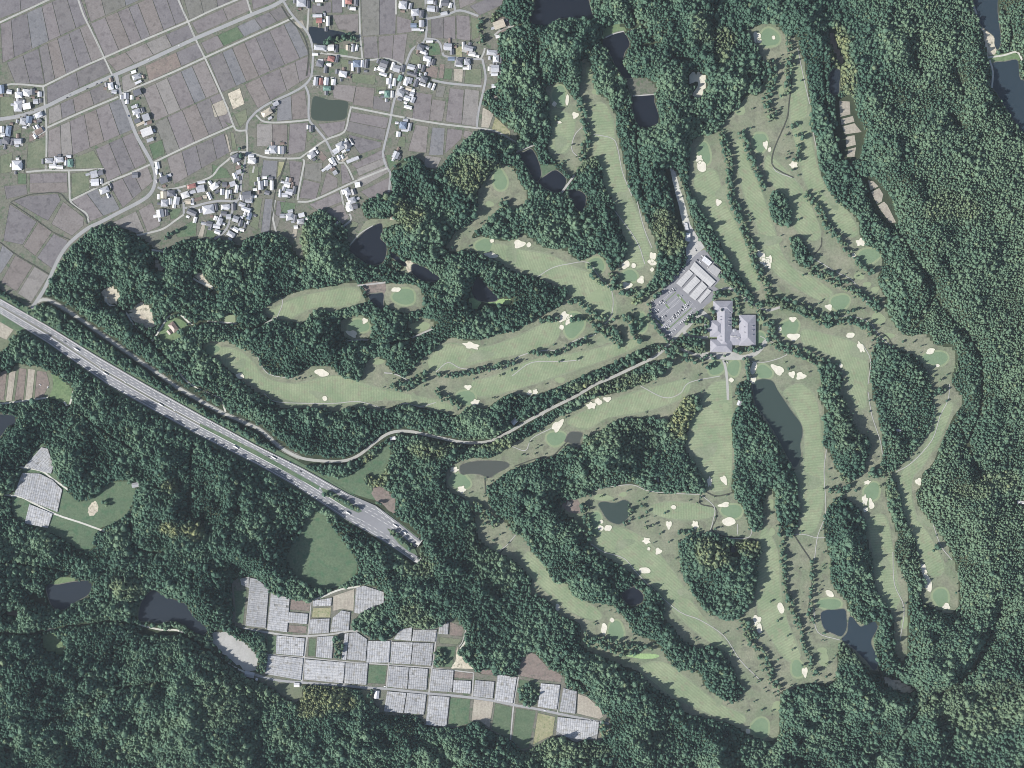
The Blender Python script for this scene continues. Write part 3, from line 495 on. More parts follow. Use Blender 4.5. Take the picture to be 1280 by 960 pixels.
# bunkers: x, y, rx, ry, rotation
BK = [(946,46,4.5,6.5),(949,51,3,3),(967,47,2,2.5),(709,125,2.5,6),(693,130,3,3),(719,144,4,4),(699,153,3,1.5),(874,199,4,5),(877,208,7,6),(957,181,3,5),(992,206,5,4),(962,187,2,3),(615,301,2.5,2.5),(614,319,8,3.5),(495,362,5,3.5),(456,401,3.5,3.5),(440,417,7,4,.3),(402,466,8,5),(589,432,10,4,.2),(649,305,7,5),(661,306,3,3),(898,253,3.5,4),(782,331,5,5),(792,332,3,3),(816,321,4,6),(815,328,5,4),(815,337,2.5,2.5),(801,350,4,5,.5),(784,357,6,4.5),(705,396,5,7,.7),(711,400,3,7,.3),(702,409,3,3),(942,460,4.5,7,.4),(941,475,4,4),(952,320,4,8,-.7),(957,328,7,5,.6),(914,475,3,3),(961,327,4,8),(1076,303,6,4.5),(1067,319,2.5,2.5),(1036,384,4.5,3.5,.5),(991,399,4.5,3),(975,411,2,3),(992,421,8,4.5),(1063,419,4.5,4),(1076,434,3.5,7,-.5),(1163,439,6.5,3,-.3),(1172,457,2.5,2),(972,462,9,5,.6),(990,468,4,4),(1001,470,6,4.5),(1051,457,2.5,2.5),(300,470,6,3,.5),(406,498,3,3.2),(585,484,4.5,3),(594,503,5.5,3.5,-.3),(568,587,5,3.5),(577,612,5,4.5),(662,491,3.2,3.5),(669,490,3.2,3.5),(739,507,6,4,-.1),(748,502,4,4.5),(759,499,5,3),(697,532,9,5,-.8),(887,602,3,6),(905,600,3.5,6,-.5),(752,652,2,2.5),(751,660,3,4),(760,660,4,4.5),(808,676,4.5,4),(811,686,2,2),(823,689,4,4),(806,713,7,4,.4),(842,634,3,2.8),(836,656,3.5,5),(869,656,4,5,-.3),(905,631,7,3,-.2),(911,652,9,5,.3),(1148,602,3.8,4.4),(1084,603,4,2.5,-.3),(1081,625,3.5,6,-.1),(1089,630,3,7,-.2),(1082,637,3,3),(1154,712,4,8,-.2),(1159,728,5,12,-.5),(1183,758,4.5,4),(1037,742,6,3.5,.3),(976,760,4,7),(1006,840,3.5,6),(697,759,3.2,3.8),(755,786,4.5,6),(765,775,2.7,3),(946,775,5,6),(949,785,4,6),(935,914,3,3)]
for i, q in enumerate(BK):
    cx, cy, rx, ry = q[:4]; rx *= .98; ry *= .98; rot = q[4] if len(q) > 4 else 0
    r = random.Random(900 + i); n = 26; k = r.choice((2, 3, 3, 5)) if max(rx, ry) > 3.4 else 2; ph = r.uniform(0, 6); amp = .2 if max(rx, ry) > 3.4 else .06; amp2 = r.uniform(.02, .1)
    P = []; Q = []
    for j in range(n):
        a = 2 * math.pi * j / n; f = 1 + amp * math.sin(k * a + ph) + amp2 * math.sin((k + 2) * a + 2 * ph)
        for lst, g in ((P, 0), (Q, .9)):
            x, y = (rx * f + g) * math.cos(a), (ry * f + g) * math.sin(a)
            lst.append((X(cx + x * math.cos(rot) - y * math.sin(rot)), Y(cy + x * math.sin(rot) + y * math.cos(rot))))
    P.reverse(); Q.reverse(); b = MB(); zc = .30 + .0035 * i
    b.face([(x, y, zc) for x, y in P], 'sand')
    for j in range(n):   # grassy lip
        a, c = P[j], P[(j + 1) % n]; d, e = Q[j], Q[(j + 1) % n]
        ax, ay = (a[0] + d[0]) / 2, (a[1] + d[1]) / 2; cx2, cy2 = (c[0] + e[0]) / 2, (c[1] + e[1]) / 2
        b.face([(a[0], a[1], zc), (ax, ay, .75), (cx2, cy2, .75), (c[0], c[1], zc)], 'tee_turf')
        b.face([(ax, ay, .75), (d[0], d[1], .12), (e[0], e[1], .12), (cx2, cy2, .75)], 'rough_grass')
    o = b.build('sand_bunker'); o['kind'] = 'structure'

paint_line([(586,376),(600,376),(594,388)], 8, 0); paint_line([(603,378),(642,377)], 10, 0); paint_line([(40,744),(60,757)], 6, 0); paint_line([(174,790),(225,792)], 5, 0)
paint_islands()
WATER = [('dark',[(677,-30),(722,-30),(740,17),(740,25),(715,22),(697,24),(685,32),(670,31),(662,27),(668,10)]),
 ('dark',[(757,47),(768,42),(779,40),(787,55),(781,65),(779,78),(786,90),(790,97),(780,97),(772,88),(765,72),(758,60),(750,53)]),
 ('dark',[(790,121),(804,119),(817,119),(818,128),(822,140),(824,152),(810,159),(800,158),(793,145)]),
 ('dark',[(645,193),(655,190),(665,187),(674,205),(676,220),(669,227),(662,215),(655,203)]),
 ('dark',[(673,228),(683,219),(693,213),(700,216),(708,226),(700,240),(688,238)]),
 ('dark',[(710,238),(722,238),(732,245),(730,260),(725,265),(715,252)]),
 ('dark',[(437,310),(455,290),(470,281),(477,280),(478,290),(475,298),(482,305),(483,315),(478,328),(463,331),(450,324),(443,318)]),
 ('dark',[(517,330),(532,335),(550,348),(545,352),(527,350),(515,340)]),
 ('dark',[(489,315),(495,318),(507,329),(506,333),(497,327),(488,320)]),
 ('mid',[(461,368),(470,367),(479,367),(479,378),(480,390),(470,381),(463,375)]),
 ('dark',[(598,344),(607,357),(622,372),(615,377),(598,375),(590,365)]),
 ('brown',[(575,583),(582,579),(592,577),(605,576),(630,577),(636,583),(620,592),(612,597),(600,593),(588,592),(577,593)]),
 ('brown',[(712,541),(720,540),(728,542),(725,552),(729,563),(720,557),(711,553),(706,551)]),
 ('green',[(748,630),(755,627),(768,629),(780,625),(788,630),(788,642),(780,652),(772,655),(760,650),(752,638)]),
 ('green',[(941,480),(945,476),(955,474),(966,477),(972,488),(980,500),(990,515),(1001,530),(1003,543),(1000,555),(1001,568),(997,580),(992,583),(985,572),(975,553),(965,535),(955,520),(947,510),(943,500)]),
 ('slate',[(1026,768),(1032,763),(1045,762),(1056,762),(1058,772),(1058,785),(1052,795),(1042,792),(1030,785)]),
 ('slate',[(1061,773),(1066,772),(1075,783),(1083,780),(1093,777),(1097,783),(1094,791),(1089,800),(1090,808),(1096,820),(1097,832),(1092,837),(1082,825),(1070,813),(1060,805),(1052,799),(1059,790)]),
 ('mid',[(58,732),(72,731),(95,727),(114,727),(111,742),(95,752),(78,762),(65,757)]),
 ('mid',[(180,748),(192,738),(207,746),(232,755),(241,770),(259,785),(251,794),(233,783),(215,776),(200,779),(186,777),(174,775),(175,760)]),
 ('slate',[(1215,-30),(1245,-30),(1247,15),(1251,50),(1247,62),(1243,55),(1242,45),(1228,33),(1220,15)]),
 ('slate',[(1241,79),(1257,77),(1272,76),(1276,100),(1300,105),(1300,190),(1278,165),(1262,142),(1245,115),(1238,105),(1243,90)]),
 ('mid',[(-30,518),(0,518),(18,520),(20,530),(10,533),(5,540),(-10,555),(-30,550)]),
 ('mid',[(386,35),(395,34),(412,37),(433,42),(427,51),(415,54),(400,55),(390,54)]),
 ('weedy',[(392,121),(402,122),(412,125),(423,125),(435,128),(434,138),(433,145),(427,150),(402,151),(390,148),(389,135)]),
 ('dark',[(777,742),(785,737),(792,734),(799,738),(804,745),(802,753),(790,757),(782,752)]),
 ('mid',[(1038,90),(1050,88),(1049,105),(1048,117),(1038,115)]),
 ('mid',[(912,681),(917,683),(921,690),(919,696),(914,690)])]
for k, P in WATER:
    Q = smooth(P, 4)
    cx = sum(p[0] for p in P) / len(P); cy = sum(p[1] for p in P) / len(P)
    bank = [(x + (x - cx) / max(1, math.hypot(x - cx, y - cy)) * 1.1, y + (y - cy) / max(1, math.hypot(x - cx, y - cy)) * 1.1) for x, y in Q]
    paint(bank, 0); sheet('pond_bank', bank, 'weedy_ground', .22, sm=False); sheet('pond_water', Q, 'water_' + k, .33, sm=False)

# ---------------------------------------------------------------- roads, tracks, paths
R = road
A_ROAD = [(-60,158),(-20,152),(0,149),(25,145),(42,139),(58,133),(80,122),(100,113),(145,93),(180,78),(240,50),(280,33),(320,16),(340,8),(356,-1),(380,-14),(420,-40)]
R('farm_road', A_ROAD, 4.6, 'asphalt', .45, pad=2)
R('farm_road', [(145,93),(150,115),(160,142),(170,168),(180,186),(190,204),(194,218),(193,232),(187,243),(175,252),(150,265),(125,278),(112,284),(98,294),(84,307),(73,324),(64,343),(54,364),(38,388)], 4.4, 'asphalt', .45, pad=2)
TR = [ # cream concrete farm tracks
 [(-40,46),(0,28),(30,14),(67,-3),(110,-20)],[(92,-20),(98,0),(105,20),(118,46),(130,72),(140,93)],
 [(54,108),(100,85),(130,72),(180,50),(235,27),(262,14),(293,1),(330,-14)],[(-30,106),(0,107),(20,105),(54,108)],[(54,108),(56,133),(58,160),(58,190),(57,212)],
 [(58,160),(100,141),(148,121)],[(152,117),(212,92),(256,72),(320,43),(345,32),(367,22)],[(216,-20),(223,0),(235,27),(245,50),(256,72),(280,125),(292,157),(297,163),(308,163)],
 [(305,-12),(309,0),(314,16)],[(88,251),(135,228),(160,218),(187,206),(192,203),(240,180),(292,157)],[(86,214),(87,235),(88,251),(97,260),(108,267),(111,278)],
 [(33,215),(57,213),(86,213),(112,212),(130,211)],[(308,163),(309,175),(309,190)],[(289,191),(305,190),(320,193),(335,197),(370,198),(380,194),(407,175),(430,165),(436,145),(439,133)],
 [(440,134),(490,144),(545,154),(595,160),(615,163),(628,168),(645,178)],[(320,144),(330,152),(352,153),(386,150)],
 [(391,65),(415,68),(437,71),(460,75),(480,73),(493,76),(506,83)],[(447,-20),(449,0),(450,40),(453,73)],[(389,95),(405,96),(420,98)],
 [(430,203),(436,212),(442,225)],[(372,252),(385,252),(400,247),(426,235),(441,228),(470,216),(485,210)],[(379,199),(380,205),(374,235),(372,250)],[(426,238),(430,257),(439,273),(428,284)],
 [(171,294),(186,291),(204,286),(220,275),(230,268)],[(386,8),(385,25),(384,38)],[(495,-20),(495,18)],[(197,234),(206,237),(226,234),(262,222),(274,209),(287,198),(289,191)],
 [(601,74),(605,65),(606,60)],[(655,31),(640,33),(628,36),(618,44)],[(417,195),(423,203),(430,203)],[(318,195),(318,205),(316,216)],[(345,290),(341,270),(344,250)]]
for P in TR: R('farm_track', P, 2.3, 'cart_path', .35, pad=1.5)
VR = [[(320,140),(335,130),(367,115),(381,106),(389,95),(391,75),(391,60),(384,40),(367,21),(357,6),(352,-5),(348,-20)],[(308,163),(310,152),(320,140)],
 [(230,260),(240,259),(257,254),(276,251),(296,251),(301,240),(301,228),(305,209),(309,190)],[(197,234),(206,238),(218,237),(225,239),(229,250),(230,268)],[(296,251),(290,265),(286,280),(280,290),(268,299)],
 [(381,106),(386,120),(386,148),(395,160),(407,175),(417,195)],[(532,-20),(532,0),(532,48),(515,62),(506,85),(498,108),(491,133),(487,155),(480,184),(479,195),(483,208),(488,218),(486,240)],
 [(532,48),(547,51),(553,62),(556,70),(580,73),(603,74)],[(532,24),(557,19),(575,13),(598,20)],[(566,-20),(567,0),(569,14)],[(603,74),(607,95),(605,110),(598,140),(596,160)],[(540,100),(560,104),(602,108)]]
for P in VR: R('village_road', P, 2.8, 'asphalt', .40, pad=1.5)
FRONT = [(44,378),(60,375),(90,392),(130,420),(170,448),(205,472),(222,484),(270,512),(310,530),(325,537),(340,550),(355,562),(375,572),(400,576),(430,576),(450,568),(470,552),(488,541),(510,539),(540,545),(580,553),(610,552),(630,543),(640,538),(660,526),(690,510),(720,495),(745,480),(760,474),(790,460),(820,445),(836,430),(848,418),(858,405),(872,390),(884,378),(898,366)]
paint_line(FRONT[:14], 12, 0); paint_line(FRONT[13:22], 8, 0)
R('road_verge', FRONT[:13], 6.5, 'shaded_gravel', .38, do_paint=None)
R('access_road', FRONT, 3.6, 'cart_path', .42, pad=3)
PATHS = [[(132,370),(135,380),(155,388),(170,410),(190,427),(215,455),(235,478),(255,488),(275,498),(282,515)],[(190,427),(200,412),(213,393),(225,393),(240,405),(260,402),(300,405)],
 [(-30,790),(0,790),(35,792),(55,788),(70,785),(85,782),(120,778),(145,776),(170,780),(200,787),(222,788),(240,798),(262,812),(290,832),(310,842)],
 [(-30,618),(20,620),(40,628),(70,643),(100,653),(125,662),(133,665)],[(18,583),(50,588),(65,598),(85,612)],[(-20,507),(0,505),(60,497)],[(80,502),(86,508),(92,488)],
 [(188,312),(205,315)],[(240,347),(250,353),(268,361),(272,385)],[(392,750),(405,745),(425,737),(450,733)],[(838,72),(848,73),(868,76)],[(838,210),(842,222),(845,240),(851,262),(858,285)],
 [(640,20),(645,17)],[(788,8),(795,30),(787,40)],[(800,30),(812,45),(820,55),(800,58)],[(1234,72),(1255,69),(1271,65),(1278,76)],[(1217,8),(1221,18)],[(1254,8),(1258,20)],[(1262,60),(1264,45),(1262,32)],[(1240,110),(1241,90),(1237,75)],
 [(1187,142),(1193,150),(1198,158)],[(583,800),(575,812)],[(712,845),(725,853),(737,865)]]
for P in PATHS: R('gravel_path', P, 2.2, 'gravel_path', .40, pad=1.2)
DAMS = [([(643,191),(655,186),(668,181)],2.4),([(702,241),(710,230),(718,219)],2.6),([(300,414),(320,410),(345,397)],1.8),([(447,357),(465,355),(482,353)],2.2),([(488,430),(510,424),(541,411)],2.0),([(420,427),(450,425),(472,425)],1.6),([(757,47),(768,42),(780,39)],1.4),([(791,120),(818,118)],1.5),([(480,466),(495,468),(515,478)],1.4),([(437,307),(450,292),(466,282)],1.2)]
for P, ww in DAMS: R('dam_crest', P, ww, 'old_concrete', .75, pad=1.0)
CP = [[(320,440),(326,455),(337,468),(365,473)],[(330,492),(345,502),(380,504),(420,504),(450,502),(485,512),(505,504),(525,508),(545,503)],[(346,398),(353,380),(352,372)],
 [(545,465),(560,453),(575,460),(600,462),(630,460),(650,445),(680,438),(700,437),(720,425),(745,418)],[(640,470),(665,453),(700,452),(725,450)],[(672,346),(690,335),(710,330),(735,328),(748,345),(765,365),(764,395),(750,410)],
 [(742,168),(765,173),(772,185),(778,215),(790,245)],[(796,250),(805,285),(815,310)],[(740,205),(716,190),(718,170),(728,158)],[(640,558),(657,563),(665,548),(690,535)],[(800,482),(830,497),(850,492),(862,478),(900,470)],
 [(738,614),(760,609),(790,606),(812,614),(850,617),(875,618)],[(877,619),(893,634),(891,652),(888,662)],[(739,680),(755,690),(780,698),(795,715),(820,740),(850,765),(875,775),(905,795),(925,825),(950,850)],
 [(1033,562),(1030,590),(1032,640),(1022,670),(1018,700)],[(990,668),(1005,668),(1020,672),(1033,672)],[(1085,490),(1090,520),(1100,550),(1104,575)],[(1078,430),(1088,450),(1085,480)],
 [(1000,318),(1020,325),(1045,340),(1062,348),(1075,362),(1085,380)],[(960,375),(985,378),(1010,385),(1030,396),(1060,395),(1085,402),(1100,420),(1118,437)],[(1187,480),(1185,500),(1175,520),(1165,550),(1140,578),(1120,590)],
 [(1160,635),(1175,680),(1190,700)],[(1116,690),(1118,730),(1130,760),(1125,800)],[(997,60),(1003,90),(1012,130)],[(1014,150),(1022,190),(1040,235)],[(990,222),(970,214),(965,203)],[(950,420),(985,440),(960,452),(940,452)],
 [(1017,760),(1022,790),(1050,800)],[(760,470),(745,475),(715,487),(685,512),(660,540)],[(940,660),(935,672),(905,672),(888,664)],[(922,655),(922,668)],[(620,690),(632,683),(645,668)],[(748,300),(735,320)],[(762,255),(795,300),(806,330)]]
for P in CP: R('cart_path', P, 1.0, 'cart_path', .50, do_paint=None)
STREAMS = [[(990,98),(986,130),(983,150),(968,185),(965,205),(975,214),(992,222)],[(990,665),(1003,685),(1014,703),(1015,725),(1013,745),(1010,768),(1018,780)],[(643,583),(668,574),(690,570),(700,561),(710,551)],[(877,612),(895,620),(915,616)],[(875,619),(876,630),(894,635),(895,648),(890,662),(905,670),(935,673),(950,677)],[(1018,318),(1026,308),(1027,297)],[(1100,415),(1110,422),(1117,435)],[(606,597),(607,612),(609,620)],[(640,675),(632,683),(622,695)]]
for P in STREAMS: R('stream', P, 1.5, 'ditch_mud', .55, do_paint=None)
R('irrigation_ditch', [(358,198),(353,215),(344,238),(342,260),(339,275),(337,292)], 1.6, 'ditch_mud', .5)
R('irrigation_ditch', [(352,8),(362,24),(378,42),(385,62),(385,80),(383,95)], 1.8, 'ditch_mud', .5)
R('irrigation_ditch', [(13,253),(47,276),(66,290),(88,300)], 1.2, 'ditch_mud', .5)
R('irrigation_ditch', [(14,252),(35,244),(50,242),(73,241),(85,252),(105,268),(109,280)], 1.4, 'ditch_mud', .5)
R('irrigation_ditch', [(0,303),(20,318),(42,331),(62,343)], 1.2, 'ditch_mud', .5)

# ---------------------------------------------------------------- the expressway and its tunnel mouths
NB = [(-165,276),(-30,356),(0,373),(60,407),(120,444),(182,480),(250,518),(320,556),(380,586),(435,617),(470,632),(497,652),(526,676)]
SBe = [(-165,292),(-30,375),(0,392),(60,429),(135,481),(190,512),(250,545),(320,580),(370,608),(430,648),(480,677),(519,703)]
paint([(x, y - 3) for x, y in NB] + [(x, y + 3) for x, y in reversed(SBe)], 0)
paint([(175,560-85),(182,478),(250,516),(320,553),(380,584),(437,614),(474,629),(500,648),(530,672),(522,705),(515,705)], 0)
mid = [(-165,284),(-30,366),(0,382),(60,417),(128,462),(187,497),(250,531),(320,566),(400,612)]
# deck raised a little over the land around it, on a grassy verge
R('highway_verge', [((a[0]+b[0])/2, (a[1]+b[1])/2) for a, b in zip(NB[:-1], SBe[:-1])] + [(512,684)], 34, 'meadow', .5, do_paint=None, sm=False)
b = MB()
def poly3(P, z, m):
    pts = [(X(x), Y(y), z) for x, y in P]
    area = sum(pts[i][0] * pts[(i + 1) % len(pts)][1] - pts[(i + 1) % len(pts)][0] * pts[i][1] for i in range(len(pts)))
    if area < 0: pts.reverse()
    b.face(pts, m)
for i in range(8):
    poly3([NB[i], NB[i + 1], SBe[i + 1] if i + 1 < len(SBe) else SBe[-1], SBe[i]], 1.4, 'highway_asphalt')
i = len(NB) - 5
poly3([NB[8], NB[9], (455,640), SBe[9], SBe[8]], 1.4, 'highway_asphalt')
poly3([NB[9], NB[10], NB[11], NB[12], (519,684), (500,668), (484,660), (455,640)], 1.4, 'highway_asphalt')
poly3([(455,640), (484,660), (500,680), (524,697), SBe[11], SBe[10], SBe[9]], 1.4, 'highway_asphalt')
o = b.build('expressway'); o['kind'] = 'structure'
def lerp_line(f):
    return [(a[0] * (1 - f) + c[0] * f, a[1] * (1 - f) + c[1] * f) for a, c in zip(NB[:10], SBe[:10])]
b = MB()
def linebars(P, width, z, m, dash=None):
    L = 0
    for a, c in zip(P[:-1], P[1:]):
        a, c = Vector(a), Vector(c); d = c - a; ln = d.length; d.normalize(); n = Vector((-d.y, d.x)) * width / 2
        t = 0
        step = (dash or ln)
        while t < ln - 1e-6:
            e = min(t + (step * .5 if dash else ln), ln); p, q = a + d * t, a + d * e
            poly3([p - n, q - n, q + n, p + n], z, m); t += step
for f, dash in ((.07, None), (.43, None), (.57, None), (.93, None), (.19, 9), (.31, 9), (.69, 9), (.81, 9)):
    linebars(lerp_line(f), .42 if dash is None else .35, 1.45, 'road_paint', dash)
linebars([(470,634),(496,655),(522,678)], .35, 1.46, 'road_paint')
linebars([(440,651),(482,676),(517,701)], .35, 1.46, 'road_paint')
def between(T_, B_, f): return [(a[0] * (1 - f) + c[0] * f, a[1] * (1 - f) + c[1] * f) for a, c in zip(T_, B_)]
UT, UB = [(435,617),(470,632),(497,652),(524,675)], [(453,640),(484,660),(500,669),(519,683)]
LT, LB = [(430,636),(452,645),(484,664),(500,680),(519,695)], [(430,648),(452,660),(482,678),(498,689),(517,702)]
for f in (.28, .52, .76): linebars(between(UT, UB, f), .35, 1.45, 'road_paint', 9)
for f in (.35, .65): linebars(between(LT, LB, f), .35, 1.45, 'road_paint', 9)
o = b.build('lane_marking'); o['kind'] = 'structure'
b = MB(); linebars(mid[:7], 1.5, 1.6, 'bund_grass'); o = b.build('central_reservation'); o['kind'] = 'structure'
for P in ([(250,529),(320,563),(400,608),(398,612),(320,569),(250,533)], [(400,609),(415,614),(435,626),(453,639),(448,641),(430,633),(405,617)], [(484,661),(500,669),(518,684),(522,694),(512,690),(498,679)]):
    sheet('central_reservation', P, 'meadow', 1.6, sm=False)
# guard rails as real low walls along both carriageways
def rail(P, name, label):
    b = MB()
    for a, c in zip(P[:-1], P[1:]):
        A_, B_ = Vector((X(a[0]), Y(a[1]))), Vector((X(c[0]), Y(c[1]))); d = (B_ - A_).normalized(); n = Vector((-d.y, d.x)) * .2
        q = [A_ - n, B_ - n, B_ + n, A_ + n]
        b.face([(p.x, p.y, 2.4) for p in q], 'old_concrete')
        for k in (0, 2): b.face([(q[k].x, q[k].y, 1.4), (q[k + 1].x, q[k + 1].y, 1.4), (q[k + 1].x, q[k + 1].y, 2.4), (q[k].x, q[k].y, 2.4)], 'old_concrete')
    tag(b.build(name), label, 'crash barrier')
rail([(x, y + .4) for x, y in NB[:12]], 'crash_barrier', 'pale crash barrier along the northern edge of the expressway beside the wooded bank')
rail([(x, y - .4) for x, y in SBe[:11]], 'crash_barrier', 'pale crash barrier along the southern edge of the expressway beside the big forest')
def portal(px, py, label, wpx=8):
    t = thing('tunnel_portal', label, 'tunnel mouth', (X(px), Y(py), 1.4), math.radians(-35))
    b = MB(); n = 10; w_ = wpx * S / 2; L0, L1 = -5, 6
    for i in range(n):
        a0, a1 = math.pi * i / n, math.pi * (i + 1) / n
        p = lambda a, x, r: (x, r * w_ * math.cos(a), 7 * r * math.sin(a))
        b.face([p(a0, L0 + 3 * math.sin(a0), 1.08), p(a1, L0 + 3 * math.sin(a1), 1.08), p(a1, L1, 1.08), p(a0, L1, 1.08)], 'pale_concrete')
        b.face([p(a0, L0 + 3 * math.sin(a0), 1.0), p(a1, L0 + 3 * math.sin(a1), 1.0), p(a1, L0 + 3 * math.sin(a1), 1.08), p(a0, L0 + 3 * math.sin(a0), 1.08)], 'white_wall')
    b.build('hood', t)
    b = MB(); b.box(L1 - 2, -w_ * 1.5, 0, L1 - .5, w_ * 1.5, 8.6, 'concrete_wall'); b.build('headwall', t)
portal(523, 677, 'white rounded tunnel mouth at the end of the upper carriageway'); portal(521, 700, 'white rounded tunnel mouth at the end of the lower carriageway')
# ================================================================ PADDIES AND FIELDS
LIFT = [0]
def field(P, m=None, name='paddy_field', inset=.30, bund=True):
    """one field: sheet with a low earth bund along its edge (a part of it)"""
    LIFT[0] += 1; z = .13 + (LIFT[0] % 11) * .003
    r = random.Random(LIFT[0] * 13)
    m = m or 'paddy_%d' % r.choice((0, 0, 0, 1, 1, 2, 2, 3, 4, 5, 6, 7))
    Pv = [Vector(p) for p in P]; n = len(Pv)
    area = sum(Pv[i].x * Pv[(i + 1) % n].y - Pv[(i + 1) % n].x * Pv[i].y for i in range(n))
    if area > 0: Pv.reverse()           # clockwise in px (y down) = counter-clockwise in world
    def off(d):
        out = []
        for i in range(n):
            a, q, c = Pv[i - 1], Pv[i], Pv[(i + 1) % n]
            d1 = (q - a).normalized(); d2 = (c - q).normalized()
            n1 = Vector((d1.y, -d1.x)); n2 = Vector((d2.y, -d2.x)); nn = (n1 + n2)
            if nn.length < .3: nn = n1
            nn.normalize(); k = 1 / max(.5, nn.dot(n1)); out.append(q - nn * d * k)
        return out
    o1, o2 = off(inset * .35), off(inset)
    cx = sum(p.x for p in Pv) / n; cy = sum(p.y for p in Pv) / n
    # choose the inset direction that shrinks the outline
    if sum((a - Vector((cx, cy))).length for a in o2) > sum((a - Vector((cx, cy))).length for a in Pv): o1, o2 = off(-inset * .35), off(-inset)
    paint(P, 0)
    b = MB(); b.face([(X(p.x), Y(p.y), z) for p in o2], m)
    o = b.build(name); o['kind'] = 'structure'
    if bund:
        b = MB()
        for i in range(n):
            j = (i + 1) % n
            b.face([(X(Pv[i].x), Y(Pv[i].y), .05), (X(Pv[j].x), Y(Pv[j].y), .05), (X(o1[j].x), Y(o1[j].y), .62), (X(o1[i].x), Y(o1[i].y), .62)], 'bund_grass')
            b.face([(X(o1[i].x), Y(o1[i].y), .62), (X(o1[j].x), Y(o1[j].y), .62), (X(o2[j].x), Y(o2[j].y), z), (X(o2[i].x), Y(o2[i].y), z)], 'bund_grass')
        b.build('bund', o)
    return o
def block(a, b_, c, d, n, gap=.08, mats=None, jit=.12):
    """quad a-b (top, left to right), c-d (bottom, right to left) split into n strips from left to right"""
    r = random.Random(int(a[0] * 7 + a[1] * 3 + n)); t = [0]
    for i in range(n): t.append(t[-1] + 1 + r.uniform(-jit, jit) * 2)
    t = [v / t[-1] for v in t]
    A, B, Cc, D = map(Vector, (a, b_, c, d)); e = 1.25 if n > 1 else 1.0
    hu = ((B - A).normalized() + (Cc - D).normalized()).normalized() * e; hv = ((D - A).normalized() + (Cc - B).normalized()).normalized() * e
    A, B, Cc, D = A - hu - hv, B + hu - hv, Cc + hu + hv, D - hu + hv
    L = (B - A).length
    for i in range(n):
        u0, u1 = t[i] + gap / L / 2 * (i > 0), t[i + 1] - gap / L / 2 * (i < n - 1)
        P = [A.lerp(B, u0), A.lerp(B, u1), D.lerp(Cc, u1), D.lerp(Cc, u0)]
        m = (mats or {}).get(i)
        field([tuple(p) for p in P], m)
BL = [((-70,-45),(60,-19),(60,-1),(-60,45),4),((-60,58),(-3,33),(-6,77),(-60,98),3),((2,31),(96,-10),(110,27),(4,77),6),((50,60),(111,31),(127,70),(57,103),5),((10,79),(47,62),(54,104),(20,103),2),((60,109),(129,75),(136,90),(60,128),2),
 ((104,-8),(174,-32),(178,-3),(114,26),3),((115,30),(219,-15),(232,24),(132,69),7),((135,76),(236,32),(241,45),(146,88),4),((228,-12),(286,-14),(286,1),(238,23),3),((241,29),(308,-1),(312,12),(248,41),2),((314,-14),(340,-14),(343,1),(317,11),1),
 ((183,83),(247,55),(254,69),(187,100),2),((253,54),(352,9),(361,19),(259,66),5),((62,164),(149,125),(165,161),(60,206),6),((121,187),(166,167),(182,203),(135,225),3),
 ((62,137),(135,104),(142,119),(62,154),4),((179,113),(255,77),(272,115),(194,150),5),((195,154),(274,118),(290,154),(209,192),5),((210,198),(280,168),(285,190),(218,229),4),
 ((91,251),(133,232),(148,261),(114,275),2),((138,231),(184,210),(190,226),(154,258),3),((262,74),(366,27),(385,67),(278,114),7),((307,106),(385,71),(387,94),(323,134),4),
 ((348,127),(380,114),(384,147),(347,150),2),((322,156),(358,157),(358,180),(322,182),2),((363,156),(384,154),(380,188),(361,193),1),((440,141),(485,148),(482,160),(438,151),1),((437,153),(481,162),(479,175),(434,163),1),
 ((415,106),(444,108),(440,127),(418,122),1),((446,109),(467,111),(465,134),(442,130),1),((468,121),(488,123),(486,139),(467,135),1),((452,-12),(495,-12),(493,41),(454,44),2),((455,47),(470,46),(472,72),(456,72),1),((474,47),(508,43),(503,80),(475,71),2),
 ((497,21),(513,26),(514,39),(497,41),1),((416,20),(447,18),(447,40),(424,36),1),((391,6),(413,3),(413,15),(391,16),1),((416,-8),(427,-8),(427,15),(416,15),1),((540,25),(568,21),(568,48),(540,46),2),((571,20),(586,21),(587,50),(572,48),1),
 ((572,-12),(605,-10),(592,2),(576,10),1),((588,8),(627,-8),(628,5),(600,18),1),((520,116),(539,119),(536,150),(516,148),1),((541,125),(556,127),(552,151),(537,149),1),((563,111),(579,113),(576,154),(558,151),1),((582,112),(598,114),(595,157),(578,155),1),
 ((548,107),(556,109),(553,121),(545,120),1),((520,157),(534,159),(532,190),(511,188),1),((541,160),(555,161),(553,193),(537,193),1),((560,161),(577,164),(576,173),(557,191),1),((581,164),(592,166),(583,172),(580,170),1),((532,195),(551,198),(545,210),(532,208),1),
 ((441,206),(478,188),(481,196),(446,210),1),((446,212),(481,198),(483,204),(449,219),1),((447,223),(483,208),(486,214),(452,233),1),((452,240),(487,222),(490,240),(462,247),1),((330,201),(346,202),(344,223),(327,222),1),((362,202),(377,203),(372,233),(364,225),1),
 ((382,206),(402,204),(400,227),(381,222),1),((380,225),(399,230),(394,248),(375,247),1),((409,216),(421,224),(421,233),(401,244),1),((427,206),(431,207),(439,226),(428,230),1),((388,256),(423,241),(427,251),(399,263),1),((408,264),(428,256),(435,271),(429,279),1),
 ((332,249),(340,250),(336,289),(327,290),1),((62,62),(62,62),(62,62),(62,62),0),((38,218),(83,217),(83,228),(38,228),1),((38,230),(83,229),(84,240),(38,240),1),((6,233),(32,232),(33,242),(9,248),1),((153,97),(163,92),(171,106),(154,114),1),((347,252),(356,252),(348,270),(345,268),1),((341,265),(349,274),(345,286),(339,288),1)]
